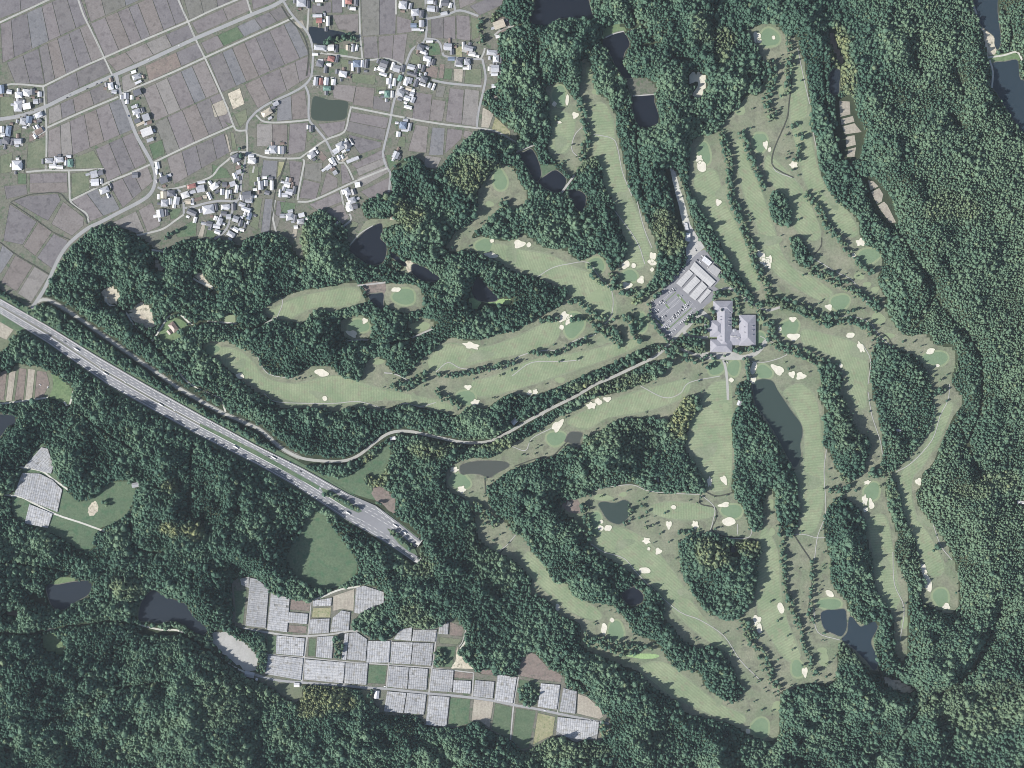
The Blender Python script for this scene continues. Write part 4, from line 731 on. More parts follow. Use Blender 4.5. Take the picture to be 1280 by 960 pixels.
for a, b_, c, d, n in BL:
    mats = {}
    if (a, n) == ((253,54), 5): mats = {1: 'green_field'}
    if (a, n) == ((183,83), 2): mats = {0: 'brown_earth'}
    if (a, n) == ((114.5,30), 7): mats = {}
    if n: block(a, b_, c, d, n, mats=mats)
for P in ([(16,251),(35,245),(72,242),(76,250),(60,276),(52,272)],[(79,252),(105,272),(104,282),(90,295),(64,280)],[(12,255),(46,277),(28,306),(4,301)],[(48,278),(65,290),(44,320),(29,308)],[(67,292),(85,301),(65,336),(46,322)],[(3,306),(17,317),(1,342),(-8,338)],[(-40,300),(0,304),(-6,338),(-40,320)],[(19,319),(41,332),(21,364),(1,353)],[(43,333),(61,344),(39,378),(22,367)],
          [(141,278),(170,264),(181,290),(172,292),(152,284)],[(173,263),(190,253),(201,282),(184,290)],[(397,155),(432,151),(430,163),(410,172)],[(435,168),(477,178),(476,184),(450,193),(438,176)]):
    field(P)
for P, m in (([(92,197),(117,188),(130,210),(92,211)],'weedy_field'),([(89,217),(112,214),(112,237),(90,248)],'weedy_field'),([(186,181),(203,174),(206,192),(192,200)],'green_field'),([(284,117),(300,110),(306,130),(291,137)],'bare_earth'),([(292,143),(308,136),(309,150),(300,160)],'weedy_field'),
             ([(264,131),(280,124),(287,136),(283,143),(268,147)],'tan_field'),([(58,172),(35,180),(33,210),(57,211)],'weedy_field'),([(36,168),(56,160),(56,170),(36,178)],'brown_earth'),([(348,202),(356,202),(351,217),(346,223)],'ochre_field'),([(22,216),(33,217),(33,230),(22,230)],'green_field'),
             ([(0,120),(17,122),(18,146),(0,146)],'weedy_field'),([(16,165),(27,160),(27,173),(17,174)],'weedy_field'),([(0,195),(15,190),(16,215),(0,217)],'weedy_field'),([(281,152),(300,160),(296,163),(288,160)],'weedy_field'),([(265,205),(283,211),(289,222),(266,224)],'green_field'),([(212,262),(228,260),(222,272),(213,275)],'green_field'),
             ([(280,168),(284,168),(289,190),(286,190)],'tan_field'),([(288,165),(292,166),(296,186),(290,188)],'weedy_field'),([(218,290),(240,276),(246,278),(245,295),(222,297)],'meadow'),([(254,275),(258,276),(254,296),(247,296)],'tan_field'),([(259,285),(272,292),(266,298),(257,296)],'green_field'),([(311,205),(322,204),(324,235),(311,232)],'weedy_field'),
             ([(318,247),(328,248),(322,288),(312,282)],'weedy_field'),([(535,80),(548,84),(546,98),(528,94)],'brown_earth'),([(550,80),(556,80),(554,98),(548,98)],'brown_earth'),([(556,85),(566,86),(564,100),(554,99)],'green_field'),([(567,86),(579,86),(578,103),(567,101)],'tan_field'),([(582,85),(602,86),(601,106),(580,104)],'weedy_field'),
             ([(537,54),(549,54),(551,68),(535,70)],'meadow'),([(568,58),(578,58),(578,72),(570,72)],'ochre_field'),([(588,21),(602,25),(598,47),(590,50)],'weedy_field'),([(516,66),(526,72),(524,80),(512,80)],'weedy_field'),([(423,60),(435,62),(435,70),(424,70)],'meadow'),([(425,73),(436,75),(436,90),(428,90)],'weedy_field'),
             ([(440,92),(456,93),(470,94),(468,106),(440,103)],'weedy_field'),([(470,108),(483,108),(483,119),(470,118)],'weedy_field'),([(603,134),(611,138),(617,143),(611,160),(601,159)],'tan_field'),([(619,146),(630,156),(638,164),(638,172),(614,162)],'ochre_field'),([(482,194),(500,192),(504,200),(492,207),(487,214)],'meadow'),
             ([(500,170),(507,171),(506,184),(496,182)],'weedy_field'),([(370,230),(372,245),(364,248)],'weedy_field'),([(350,252),(370,254),(368,264),(352,268)],'meadow'),([(367,284),(372,286),(370,300),(364,296)],'tan_field'),([(364,28),(378,25),(382,35),(376,36)],'tan_field'),([(392,20),(400,36),(396,33),(390,32)],'weedy_field'),
             ([(421,197),(433,189),(436,198),(428,203)],'tan_field'),([(401,188),(409,197),(404,203),(396,194)],'brown_earth'),([(383,163),(392,170),(384,178)],'weedy_field'),([(495,218),(508,206),(512,200),(500,205)],'meadow'),([(437,293),(446,283),(448,279),(441,276),(432,285)],'weedy_field'),([(496,164),(502,162),(503,166),(497,170)],'meadow'),
             ([(100,10),(100,10),(100,10)],None)):
    if m: field(P, m, 'vegetable_plot')
for P in ([(0,462),(9,462),(5,500),(-4,500)],[(11,466),(20,463),(15,501),(7,502)],[(24,460),(33,461),(29,501),(18,500)],[(35,461),(44,462),(40,499),(31,501)],[(46,463),(58,465),(62,480),(54,496),(43,498)]):
    field(P, 'tan_field' if P[0][0] % 2 else 'brown_earth', 'vegetable_plot')
for P in ([(-20,392),(-2,400),(-14,420),(-22,415)],[(0,402),(18,411),(8,425),(-6,419)]): field(P, 'tan_field', 'vegetable_plot')
# fields among the net houses
for P, m in (([(364,749),(389,751),(387,764),(362,762)],'brown_earth'),([(360,781),(384,783),(382,792),(359,790)],'brown_earth'),([(391,760),(414,759),(413,772),(389,772)],'ochre_field'),([(416,745),(443,736),(442,764),(428,761),(416,764)],'tan_field'),
             ([(334,794),(345,795),(345,816),(334,815)],'meadow'),([(386,798),(395,798),(394,820),(385,820)],'green_field'),([(419,797),(429,796),(428,822),(418,822)],'weedy_field'),([(549,796),(577,799),(572,806),(549,804)],'weedy_field'),([(562,777),(579,784),(578,796),(562,794)],'brown_earth'),
             ([(546,808),(570,808),(565,834),(542,833)],'meadow'),([(461,831),(484,832),(481,855),(459,854)],'meadow'),([(568,839),(592,842),(590,849),(567,847)],'brown_earth'),([(649,849),(675,853),(671,882),(648,879)],'green_field'),([(662,816),(669,817),(685,835),(703,844),(701,853),(675,850),(650,845),(651,828)],'brown_earth'),
             ([(722,867),(734,871),(750,885),(754,896),(749,899),(721,892)],'tan_field'),([(563,872),(588,874),(586,904),(574,908),(560,907)],'meadow'),([(592,874),(617,877),(612,910),(605,905),(600,901),(589,901)],'tan_field'),([(619,879),(640,884),(637,924),(614,912)],'green_field'),([(645,885),(670,889),(661,935),(652,937),(640,925)],'green_field'),
             ([(672,891),(694,896),(691,919),(682,923),(666,931)],'ochre_field'),([(451,862),(466,864),(466,877),(458,880),(452,868)],'ochre_field'),([(378,854),(378,871),(366,876),(352,868),(338,856),(350,854)],'weedy_field'),([(292,738),(308,738),(304,780),(294,778),(294,758)],'meadow'),([(750,904),(762,906),(760,914),(750,922)],'ochre_field'),
             ([(598,838),(614,835),(617,844),(602,843)],'brown_earth')):
    field(P, m, 'crop_field')
for P in ([(318,843),(335,848),(352,851),(375,853),(403,855),(430,857),(452,859),(484,861),(510,864),(536,867),(561,869),(589,872),(617,876),(641,881),(670,886),(698,892),(732,899),(761,905)],):
    R('net_house_lane', P, 3.0, 'asphalt', .42, do_paint=0)
for P, ww in (([(304,785),(331,790),(359,794),(382,795),(412,793),(436,789),(450,789)],2.2),([(384,795),(380,822),(377,853)],2.4),([(333,818),(380,822),(431,827),(486,831),(540,835),(592,841)],1.4),([(489,800),(486,830),(483,861)],1.6),([(546,790),(544,806),(540,835),(536,867)],1.8),([(592,841),(590,872)],1.6),([(648,846),(642,882),(638,925)],1.8),([(432,826),(430,857)],1.5),([(334,736),(332,786)],1.2),([(389,752),(385,794)],1.2),([(700,858),(697,891)],1.2),([(583,785),(578,802),(574,808)],1.2)):
    R('farm_track', P, ww, 'old_concrete', .38, do_paint=0)
# ================================================================ HOUSES
HAM = [('farm road corner',(40,128),'above the farm road at the left edge'),('left edge',(10,168),'below the farm road at the left edge'),('mid left',(75,204),'in the paddy corner hamlet'),
 ('lone left',(22,207),'beside the green plot at the far left'),('paddy pair',(124,225),'beside the track among western paddies'),('junction strip',(178,135),'beside the north south farm road'),
 ('curve pair',(200,216),'on the inside of the farm road bend'),('hill west',(210,250),'at the west end of hillside village'),('hill mid',(252,245),'in the hillside village middle'),('hill south',(282,276),'on the hillside village south side'),
 ('hill east',(300,235),'on the hillside village east lane'),('north spur',(305,203),'at the hillside village north tip'),('lane',(343,190),'on the lane above the hillside village'),('ditch west',(333,234),'west of the irrigation ditch'),
 ('ditch east',(362,238),'east of the irrigation ditch'),('south',(368,273),'beside the round southern woods'),('left of ditch edge',(311,258),'at the hillside village right edge'),('pond south',(420,195),'south of the green pond'),
 ('pond corner',(389,160),'at the corner below the green pond'),('wood side',(440,248),'left of the southern wooded bank'),('pond west',(340,135),'beside the bend west of the green pond'),('top left',(385,8),'at top edge left of upper pond'),
 ('top red',(440,7),'at top edge beside straight track'),('upper pond',(402,25),'directly above the upper pond'),('pond south bank',(410,60),'on the south bank of the upper pond'),('temple',(440,60),'right of the upper pond'),
 ('middle west',(408,82),'in plots south of upper pond'),('long row',(405,103),'in the row above the green pond'),('walled',(451,81),'in the compound between two ponds'),('top centre',(515,12),'at top edge left of main lane'),
 ('top right',(548,8),'at top edge right of main lane'),('lane top',(527,32),'on the lane below top edge'),('green ring',(530,60),'around the round green plot'),('east loop',(563,65),'along the curving eastern lane'),
 ('east far',(588,64),'between eastern lane and wood'),('east row',(573,77),'in the row under the eastern lane'),('wood edge',(618,78),'against the eastern wood'),('quarry',(624,31),'in the clearing in the eastern wood'),
 ('centre west',(488,92),'west of the main village crossroads'),('centre',(515,97),'at the main village crossroads'),('centre right',(536,103),'in the block right of main lane'),('centre south',(508,124),'in the main village south block'),
 ('teal',(490,110),'hedged, west of the main lane'),('single south',(505,160),'south of the crossroads among paddies'),('hill top',(495,195),'at the foot of the wood')]
# x, y, width, depth, tilt, roof
HS = [(3,112,5,10,-5,'blue grey'),(12,115,6,5,10,'pale grey'),(24,119,8,7,0,'pale grey'),(33,116,9,8,10,'white'),(41,115,6,7,0,'dark grey'),(50,118,5,6,0,'pale grey'),(23,133,9,12,0,'silver grey'),(34,133,9,7,-10,'white'),(45,127,6,6,0,'silver grey'),(51,126,4,5,0,'dark grey'),(30,127,3,4,0,'white'),
 (49,144,8,6,-25,'pale grey'),(43,146,3,4,-20,'white'),(30,152,8,8,10,'silver grey'),(37,150,7,8,10,'blue grey'),(3,162,5,7,0,'white'),(11,164,6,12,8,'blue grey'),(4,169,5,5,10,'white'),(8,176,8,8,10,'dark grey'),(23,177,8,6,0,'silver grey'),(1,178,5,7,0,'silver grey'),(49,164,9,6,-32,'brown'),
 (22,207,11,11,0,'pale grey'),(62,201,9,6,0,'silver grey'),(75,200,9,6,-5,'silver grey'),(66,208,8,5,0,'white'),(75,209,8,4,5,'white'),(83,204,4,6,0,'pale grey'),(88,204,6,9,0,'teal green'),(118,218,8,8,-15,'silver grey'),(126,216,6,6,-15,'dark grey'),(119,228,9,8,-5,'pale grey'),(131,238,11,7,-22,'silver grey'),(169,219,7,6,0,'dark grey'),
 (171,96,10,6,-20,'silver grey'),(173,103,8,3,-25,'pale grey'),(139,108,6,8,-10,'pale grey'),(143,115,6,5,0,'silver grey'),(158,120,6,7,0,'silver grey'),(172,116,9,7,-20,'dark grey'),(171,140,9,6,-20,'silver grey'),(178,138,5,6,-20,'dark grey'),(183,147,8,8,-20,'silver grey'),(172,151,7,5,-20,'dark grey'),(176,155,10,3,-25,'tan'),(184,165,13,9,-20,'white'),(188,175,8,4,-20,'silver grey'),
 (197,207,5,8,-10,'white'),(205,225,9,8,-20,'dark grey'),
 (295,198,10,9,-25,'dark grey'),(314,195,7,4,10,'pale grey'),(315,201,9,7,5,'white'),(298,209,6,4,-20,'brown'),(299,215,6,5,-20,'silver grey'),(294,220,5,7,-20,'pale grey'),(299,223,4,5,0,'dark grey'),(291,230,7,6,-20,'silver grey'),(296,236,4,9,10,'white'),(288,240,4,5,0,'silver grey'),(281,231,6,6,0,'dark grey'),(284,243,4,10,5,'white'),(278,240,5,7,0,'silver grey'),
 (268,233,9,7,-35,'white'),(251,236,9,8,-10,'silver grey'),(240,233,10,5,-15,'red'),(232,244,9,7,-20,'white'),(241,240,7,4,-15,'silver grey'),(256,246,5,4,0,'tan'),(262,245,4,9,-25,'pale grey'),(248,249,9,4,-20,'brown'),(252,228,9,3,-8,'pale grey'),(235,252,7,6,0,'tan'),
 (214,242,9,7,0,'dark grey'),(205,244,7,8,0,'tan'),(206,254,8,8,0,'silver grey'),(213,252,5,7,0,'white'),(221,251,7,9,10,'pale grey'),(201,267,8,9,-10,'silver grey'),(208,266,5,7,0,'dark grey'),(240,266,11,6,25,'dark grey'),(244,275,4,7,15,'white'),(261,262,13,10,-10,'silver grey'),(270,259,4,8,-10,'dark grey'),
 (282,259,10,6,-3,'pale grey'),(292,259,5,8,0,'dark grey'),(280,267,7,5,5,'dark grey'),(286,271,6,6,0,'silver grey'),(309,244,10,8,-8,'dark grey'),(303,256,8,5,20,'silver grey'),(308,262,10,5,20,'pale grey'),(312,270,5,9,20,'blue grey'),(314,251,4,5,0,'white'),(295,274,7,7,20,'silver grey'),(301,279,5,8,10,'dark grey'),(295,287,7,5,30,'white'),(289,293,9,6,30,'silver grey'),
 (262,280,7,6,10,'dark grey'),(275,277,6,8,20,'silver grey'),(271,283,8,5,10,'pale grey'),(272,290,7,5,20,'pale grey'),(326,232,6,10,-5,'silver grey'),(332,229,6,7,0,'pale grey'),(340,232,4,11,0,'white'),(334,241,6,5,15,'dark grey'),(319,237,5,3,0,'white'),(341,187,9,9,0,'silver grey'),(334,190,5,5,0,'white'),(350,188,5,9,0,'pale grey'),(355,188,4,9,0,'dark grey'),
 (359,231,7,6,15,'white'),(362,240,8,7,15,'silver grey'),(368,238,4,9,10,'dark grey'),(356,244,7,5,0,'pale grey'),(350,242,3,9,5,'pale grey'),(312,245,8,6,10,'dark grey'),(311,251,8,5,5,'silver grey'),(312,265,4,9,10,'silver grey'),
 (362,271,9,8,-10,'silver grey'),(353,270,6,5,0,'silver grey'),(377,269,7,5,-15,'pale grey'),(376,277,8,6,-8,'silver grey'),(370,284,5,4,-5,'white'),(369,273,4,8,10,'dark grey'),(390,194,9,7,-35,'silver grey'),(391,188,9,3,-35,'white'),(415,201,6,7,-30,'white'),(411,209,8,5,-35,'pale grey'),(419,216,5,5,-30,'silver grey'),(414,207,5,6,-30,'dark grey'),
 (426,183,9,9,-30,'silver grey'),(434,182,7,8,-30,'dark grey'),(420,189,7,6,-30,'pale grey'),(441,200,15,4,-22,'pale grey'),(424,197,4,6,-25,'silver grey'),(428,196,3,5,-25,'white'),(435,187,4,3,0,'blue grey'),(434,240,7,9,-25,'silver grey'),(442,240,5,7,-20,'dark grey'),(440,251,9,7,-20,'silver grey'),(437,260,7,8,-20,'white'),(444,258,6,6,-10,'dark grey'),(447,231,6,6,-10,'white'),(422,280,4,5,-35,'white'),(429,240,3,6,-20,'pale grey'),
 (377,4,11,9,0,'silver grey'),(385,6,4,9,0,'dark grey'),(399,0,9,6,0,'white'),(436,2,8,7,0,'red'),(445,3,5,9,0,'dark grey'),(430,4,4,9,0,'white'),(441,11,7,4,5,'white'),(399,26,7,6,0,'red'),(397,20,11,4,0,'pale grey'),(410,27,4,11,0,'white'),(400,60,13,6,5,'silver grey'),(414,60,7,7,0,'white'),(420,61,4,9,0,'dark grey'),
 (435,60,5,6,0,'tan'),(441,60,4,9,0,'silver grey'),(446,60,3,7,10,'white'),(394,68,7,3,0,'white'),(414,74,8,6,10,'red'),(421,74,4,8,10,'dark grey'),(400,80,8,7,10,'dark grey'),(407,87,4,9,5,'dark grey'),(411,81,6,4,5,'white'),(401,76,6,4,0,'white'),(429,93,9,7,10,'pale grey'),(395,102,5,10,5,'silver grey'),(401,102,5,8,5,'red'),(408,102,5,9,5,'pale grey'),(417,103,5,7,5,'white'),(409,111,9,5,0,'teal green'),
 (446,80,9,8,0,'blue grey'),(441,84,3,9,0,'white'),(458,80,4,10,5,'dark grey'),(453,80,4,8,5,'pale grey'),(504,7,9,9,5,'pale grey'),(513,8,4,7,10,'silver grey'),(519,16,9,8,-5,'silver grey'),(527,18,5,9,5,'dark grey'),(527,30,6,8,0,'silver grey'),(520,37,10,3,0,'pale grey'),(517,32,7,5,0,'blue grey'),(538,2,7,6,0,'pale grey'),(539,11,9,7,5,'silver grey'),(547,12,4,7,5,'dark grey'),(556,4,9,7,5,'dark grey'),(563,7,4,6,10,'white'),(551,5,3,9,10,'white'),(555,17,8,4,-10,'pale grey'),
 (526,60,8,7,20,'dark grey'),(529,65,7,5,20,'pale grey'),(537,52,8,3,0,'white'),(560,59,9,8,5,'silver grey'),(565,65,5,7,0,'dark grey'),(579,57,3,8,0,'white'),(586,61,10,6,15,'silver grey'),(590,68,8,5,10,'white'),(534,74,9,6,10,'pale grey'),(541,78,5,7,15,'dark grey'),(564,74,8,4,0,'blue grey'),(574,77,8,8,5,'dark grey'),(574,82,8,3,10,'pale grey'),(584,78,7,7,0,'silver grey'),(615,66,12,6,5,'silver grey'),(620,74,7,8,0,'pale grey'),(619,86,9,8,0,'silver grey'),(618,93,8,4,0,'pale grey'),(626,75,3,8,5,'dark grey'),
 (624,31,13,9,-20,'tan'),(480,80,9,8,20,'dark grey'),(477,87,9,5,20,'white'),(479,93,9,4,18,'pale grey'),(496,86,8,8,15,'silver grey'),(503,86,4,8,15,'dark grey'),(491,83,4,9,15,'white'),(514,84,9,6,15,'silver grey'),(520,88,4,8,15,'dark grey'),(524,83,4,5,10,'white'),(529,86,4,8,15,'dark grey'),(486,102,6,7,5,'pale grey'),(493,103,4,9,5,'white'),(500,98,5,7,20,'teal green'),(484,118,6,8,0,'teal green'),(490,118,4,8,5,'white'),
 (515,93,12,4,18,'dark grey'),(508,102,5,10,15,'pale grey'),(512,101,6,7,15,'silver grey'),(520,104,5,9,18,'dark grey'),(511,111,7,5,15,'tan'),(516,113,5,4,15,'white'),(530,100,8,7,20,'dark grey'),(528,106,8,3,20,'pale grey'),(537,107,4,6,22,'silver grey'),(542,109,3,8,22,'white'),(501,117,8,7,22,'silver grey'),(506,114,9,4,22,'dark grey'),(509,123,7,6,22,'pale grey'),(515,118,5,5,20,'silver grey'),(516,125,5,7,22,'silver grey'),(500,124,6,4,20,'dark grey'),(510,134,9,4,15,'white'),
 (504,157,8,8,5,'blue grey'),(512,159,4,9,10,'silver grey'),(498,168,5,6,5,'white'),(506,163,8,3,5,'pale grey'),(495,194,7,8,25,'silver grey'),(499,197,4,5,25,'dark grey'),(334,141,12,7,-30,'tan'),(345,130,7,5,-30,'silver grey'),(341,135,6,4,-30,'dark grey'),(389,161,5,7,0,'dark grey'),(385,159,3,5,0,'pale grey')]
rx_ = random.Random(77); extra = []
CL = [k for k in HS if k[2] * k[3] >= 38]
for (x, y, ww, dd, rot, rf) in CL:
    for _ in range(6):
        if rx_.random() < .7:
            an = rx_.choice((0, 90, 180, 270)) + rot; dist = (ww if an % 180 == rot % 180 else dd) / 2 + rx_.uniform(2.2, 4.2); off = rx_.uniform(-3, 3)
            ca, sa = math.cos(math.radians(an)), math.sin(math.radians(an)); nx_, ny_ = x + ca * dist - sa * off, y + sa * dist + ca * off
            w2, d2 = rx_.choice(((3, 4), (4, 3), (5, 3), (3, 6), (4, 5), (6, 3.5)))
            ok = all(math.hypot(nx_ - q[0], ny_ - q[1]) > (max(w2, d2) + max(q[2], q[3])) / 2 * .76 for q in HS + extra)
            i_, j_ = int(round(ny_)) - Y0, int(round(nx_)) - X0
            if ok and 0 < i_ < Hh and abs(nx_ - 640) < 640: extra.append((round(nx_, 1), round(ny_, 1), w2, d2, rot, rx_.choice(('pale grey', 'silver grey', 'dark grey', 'brown', 'white', 'dark grey'))))
def on_road(x, y):
    for P in TR + VR + [A_ROAD] + [FRONT]:
        for a, c in zip(P[:-1], P[1:]):
            ax_, ay_ = a; dx, dy = c[0] - ax_, c[1] - ay_; t = max(0, min(1, ((x - ax_) * dx + (y - ay_) * dy) / (dx * dx + dy * dy + 1e-9)))
            if math.hypot(x - ax_ - dx * t, y - ay_ - dy * t) < 3.2: return True
    return False
extra = [e for e in extra if not on_road(e[0], e[1])]
HS = HS + extra
ORD = ['', 'second ', 'third ', 'fourth ', 'fifth ', 'sixth ', 'seventh ', 'eighth ', 'ninth ', 'tenth ', 'eleventh ', 'twelfth ']
def nth(i): return ORD[i] if i < len(ORD) else '%dth ' % (i + 1)
def nearest_ham(x, y): return min(range(len(HAM)), key=lambda k: (HAM[k][1][0] - x) ** 2 + (HAM[k][1][1] - y) ** 2)
# gravel yards under house clusters, with the shade between houses in their colour
for (x, y, ww, dd, rot, rf) in HS:
    if ww * dd >= 44:
        r = random.Random(x * 31 + y); ca, sa = math.cos(math.radians(rot)), math.sin(math.radians(rot))
        e1, e2 = ww / 2 + r.uniform(1.6, 3.4), dd / 2 + r.uniform(1.4, 3.2)
        P = [(x + dx * ca - dy * sa, y + dx * sa + dy * ca + .6) for dx, dy in ((-e1, -e2), (e1, -e2), (e1, e2), (-e1, e2))]
        LIFT[0] += 1; sheet('house_yard', P, 'shaded_gravel' if r.random() < .9 else 'old_concrete', .64 + (LIFT[0] % 60) * .004, sm=False, do_paint=0)
buckets = {}
def roofed(t, w_, d_, hw, hr, rm, hip, wallm, ov=.6, loc=(0, 0)):
    """wall box and pitched roof, ridge along the longer side; both parts of t"""
    lx, ly = loc; sw = w_ < d_
    a, c = (d_ / 2, w_ / 2) if sw else (w_ / 2, d_ / 2)
    T = (lambda x, y, z: (-y + lx, x + ly, z)) if sw else (lambda x, y, z: (x + lx, y + ly, z))
    b = MB(); P = [(-a, -c), (a, -c), (a, c), (-a, c)]
    for i in range(4):
        p, q = P[i], P[(i + 1) % 4]; b.face([T(*p, 0), T(*q, 0), T(*q, hw), T(*p, hw)], wallm)
    if not hip:
        for sx in (-1, 1): b.face([T(sx * a, -c, hw), T(sx * a, c, hw), T(sx * a, 0, hw + hr * .97)], wallm)
    # windows in the long walls, set 5 cm proud
    for sy in (-1, 1):
        k = max(1, int(a * 2 / 3.2))
        for j in range(k):
            cx = -a + (j + .5) * 2 * a / k
            for zf in ([.9] if hw < 4 else [.9, 3.6]):
                pts = [T(cx - .7, sy * (c + .05), zf), T(cx + .7, sy * (c + .05), zf), T(cx + .7, sy * (c + .05), zf + 1.2), T(cx - .7, sy * (c + .05), zf + 1.2)]
                b.face(pts, 'window_glass')
    b.build('wall', t)
    b = MB(); A, Cc = a + ov, c + ov; rg = A - Cc if hip else A; rg = max(rg, A * .25) if hip else rg; zb = hw - .15; th = .22
    e = [T(-A, -Cc, zb), T(A, -Cc, zb), T(A, Cc, zb), T(-A, Cc, zb)]; r0, r1 = T(-rg, 0, hw + hr), T(rg, 0, hw + hr)
    b.face([e[0], e[1], r1, r0], rm); b.face([e[2], e[3], r0, r1], rm)
    if hip: b.face([e[1], e[2], r1], rm); b.face([e[3], e[0], r0], rm)
    el = [(p[0], p[1], p[2] - th) for p in e]
    for i in range(4): b.face([el[i], el[(i + 1) % 4], e[(i + 1) % 4], e[i]], rm)
    b.face(el[::-1], wallm)
    ro = b.build('roof', t)
    b = MB()
    q0, q1 = T(-rg, -.28, 0), T(rg, .28, 0)
    b.box(min(q0[0], q1[0]), min(q0[1], q1[1]), hw + hr - .12, max(q0[0], q1[0]), max(q0[1], q1[1]), hw + hr + .28, rm)
    b.build('ridge', ro)
for i, (x, y, ww, dd, rot, rf) in enumerate(HS):
    r = random.Random(i * 17 + 3); hm = nearest_ham(x, y); area = ww * dd
    big = area >= 44; size = 'large' if area >= 75 else ('medium' if big else ('small' if area >= 22 else 'tiny'))
    if ww / dd > 2.3 or dd / ww > 2.3: size = 'long narrow'
    kind = 'house' if big and size != 'long narrow' else 'outbuilding'
    if (x, y) in ((184,165), (624,31)): kind = 'warehouse'
    hw = r.uniform(5.4, 6.4) if big and r.random() < .7 else (r.uniform(3.0, 3.6) if area >= 22 else 2.5)
    key = (size, rf, kind, hm); buckets.setdefault(key, []).append((x, y, ww, dd, rot, hw, i))
for (size, rf, kind, hm), L in buckets.items():
    L.sort()
    for k, (x, y, ww, dd, rot, hw, i) in enumerate(L):
        r = random.Random(i * 5 + 1)
        lab = '%s %s roofed %s %s' % (size, rf, kind, HAM[hm][2])
        if len(L) > 1: lab += (', %sfrom left' % nth(k)) if k else ', leftmost'
        rm = 'roof_' + rf.replace(' ', '_')
        t = thing('warehouse' if kind == 'warehouse' else ('farmhouse' if kind == 'house' else 'outbuilding'), lab, kind, (X(x), Y(y), 0), -math.radians(rot), 'village buildings among the paddies')
        w_, d_ = ww * S * 1.1 - 1.3, dd * S * 1.1 - 1.3; paint([(x - ww / 2, y - dd / 2), (x + ww / 2, y - dd / 2), (x + ww / 2, y + dd / 2), (x - ww / 2, y + dd / 2)], 0)
        hr = min(w_, d_) * r.uniform(.20, .27)
        roofed(t, w_, d_, hw, hr, rm, kind == 'house' and r.random() < .6, 'white_wall' if r.random() < .4 else 'house_wall')
        if kind == 'house' and r.random() < .75:    # lean-to porch roof on one side
            b = MB(); sx = r.choice((-1, 1)); x0 = sx * (w_ / 2); x1 = x0 + sx * 1.9; y0, y1 = -d_ * .32, d_ * .3; z0, z1 = 2.9, 2.35
            b.face([(x0, y0, z0), (x1, y0, z1), (x1, y1, z1), (x0, y1, z0)], rm); b.face([(x1, y0, 0), (x1, y1, 0), (x1, y1, z1), (x1, y0, z1)], 'house_wall')
            b.face([(x0, y0, 0), (x1, y0, 0), (x1, y0, z1), (x0, y0, z0)], 'house_wall'); b.face([(x0, y1, 0), (x1, y1, 0), (x1, y1, z1), (x0, y1, z0)], 'house_wall')
            b.build('porch', t)
# lone buildings elsewhere
for (x, y, ww, dd, rot, rf, kind, lab) in [
 (217,409,8,13,-38,'brown','house','maroon roofed house in the clearing on the western wooded hill'),
 (212,415,5,6,-38,'brown','outbuilding','small maroon outbuilding below the house on the western wooded hill'),
 (312,843,12,7,12,'silver grey','storehouse','long grey roofed storehouse at the left end of the net house lane'),
 (321,849,3,3,20,'white','hut','tiny white hut at the right end of the grey storehouse'),
 (371,856,7,5,0,'white','hut','bright white hut alone on the grass below the net house lane'),
 (16,766,16,6,3,'brown','house','brown roofed house hidden in the forest near the left edge'),
 (170,606,10,6,-10,'silver grey','shed','grey shed at the north edge of the forest meadow'),
 (491,548,7,4,-12,'white','hut','white hut beside the bend of the access road'),
 (643,527,8,6,-45,'pale grey','hut','pale hut beside the access road at the foot of the golf course'),
 (471,868,6,10,5,'pale grey','shed','narrow pale shed on the grass south of the net house lane'),
 (1276,628,10,4,10,'white','building','white building half cut off by the right edge of the photograph'),
 (1198,157,4,3,20,'white','hut','tiny white hut deep in the eastern mountain forest'),
 (1123,538,6,3,10,'pale grey','hut','pale hut among the trees of the eastern knoll'),
 (823,600,4,5,-15,'pale grey','hut','pale hut on the northern central wood near its southern edge'),
 (949,576,4,4,10,'pale grey','hut','pale hut in the wooded strip left of the long lake'),
 (924,504,5,6,20,'pale grey','hut','pale rest hut beside the row of trees west of the long lake'),
 (655,634,3,4,0,'white','hut','tiny white hut in the western part of the central wood'),
 (711,630,5,6,20,'tan','shed','tan shed in the scrub clearing west of the kidney shaped pond'),
 (490,273,5,4,0,'tan','hut','small tan hut on the bank right of the large dark pond'),
 (300,637,4,4,0,'pale grey','hut','pale hut under the trees south of the expressway'),
 (622,46,5,4,-10,'white','outbuilding','white outbuilding below the tan warehouse in the wood clearing'),
 (617,108,5,5,0,'pale grey','outbuilding','pale outbuilding in the littered yard at the wood edge'),
 (619,122,6,4,20,'tan','outbuilding','tan outbuilding in the littered yard at the wood edge')]:
    t = thing(kind.replace(' ', '_') if kind != 'house' else 'farmhouse', lab, kind, (X(x), Y(y), 0), -math.radians(rot))
    w_, d_ = ww * S - 1, dd * S - 1; paint(ellipse(x, y, ww / 2 + 1.5, dd / 2 + 1.5, math.radians(rot)), 0)
    roofed(t, w_, d_, 3.2, min(w_, d_) * .2, 'roof_' + rf.replace(' ', '_'), kind == 'house', 'white_wall')
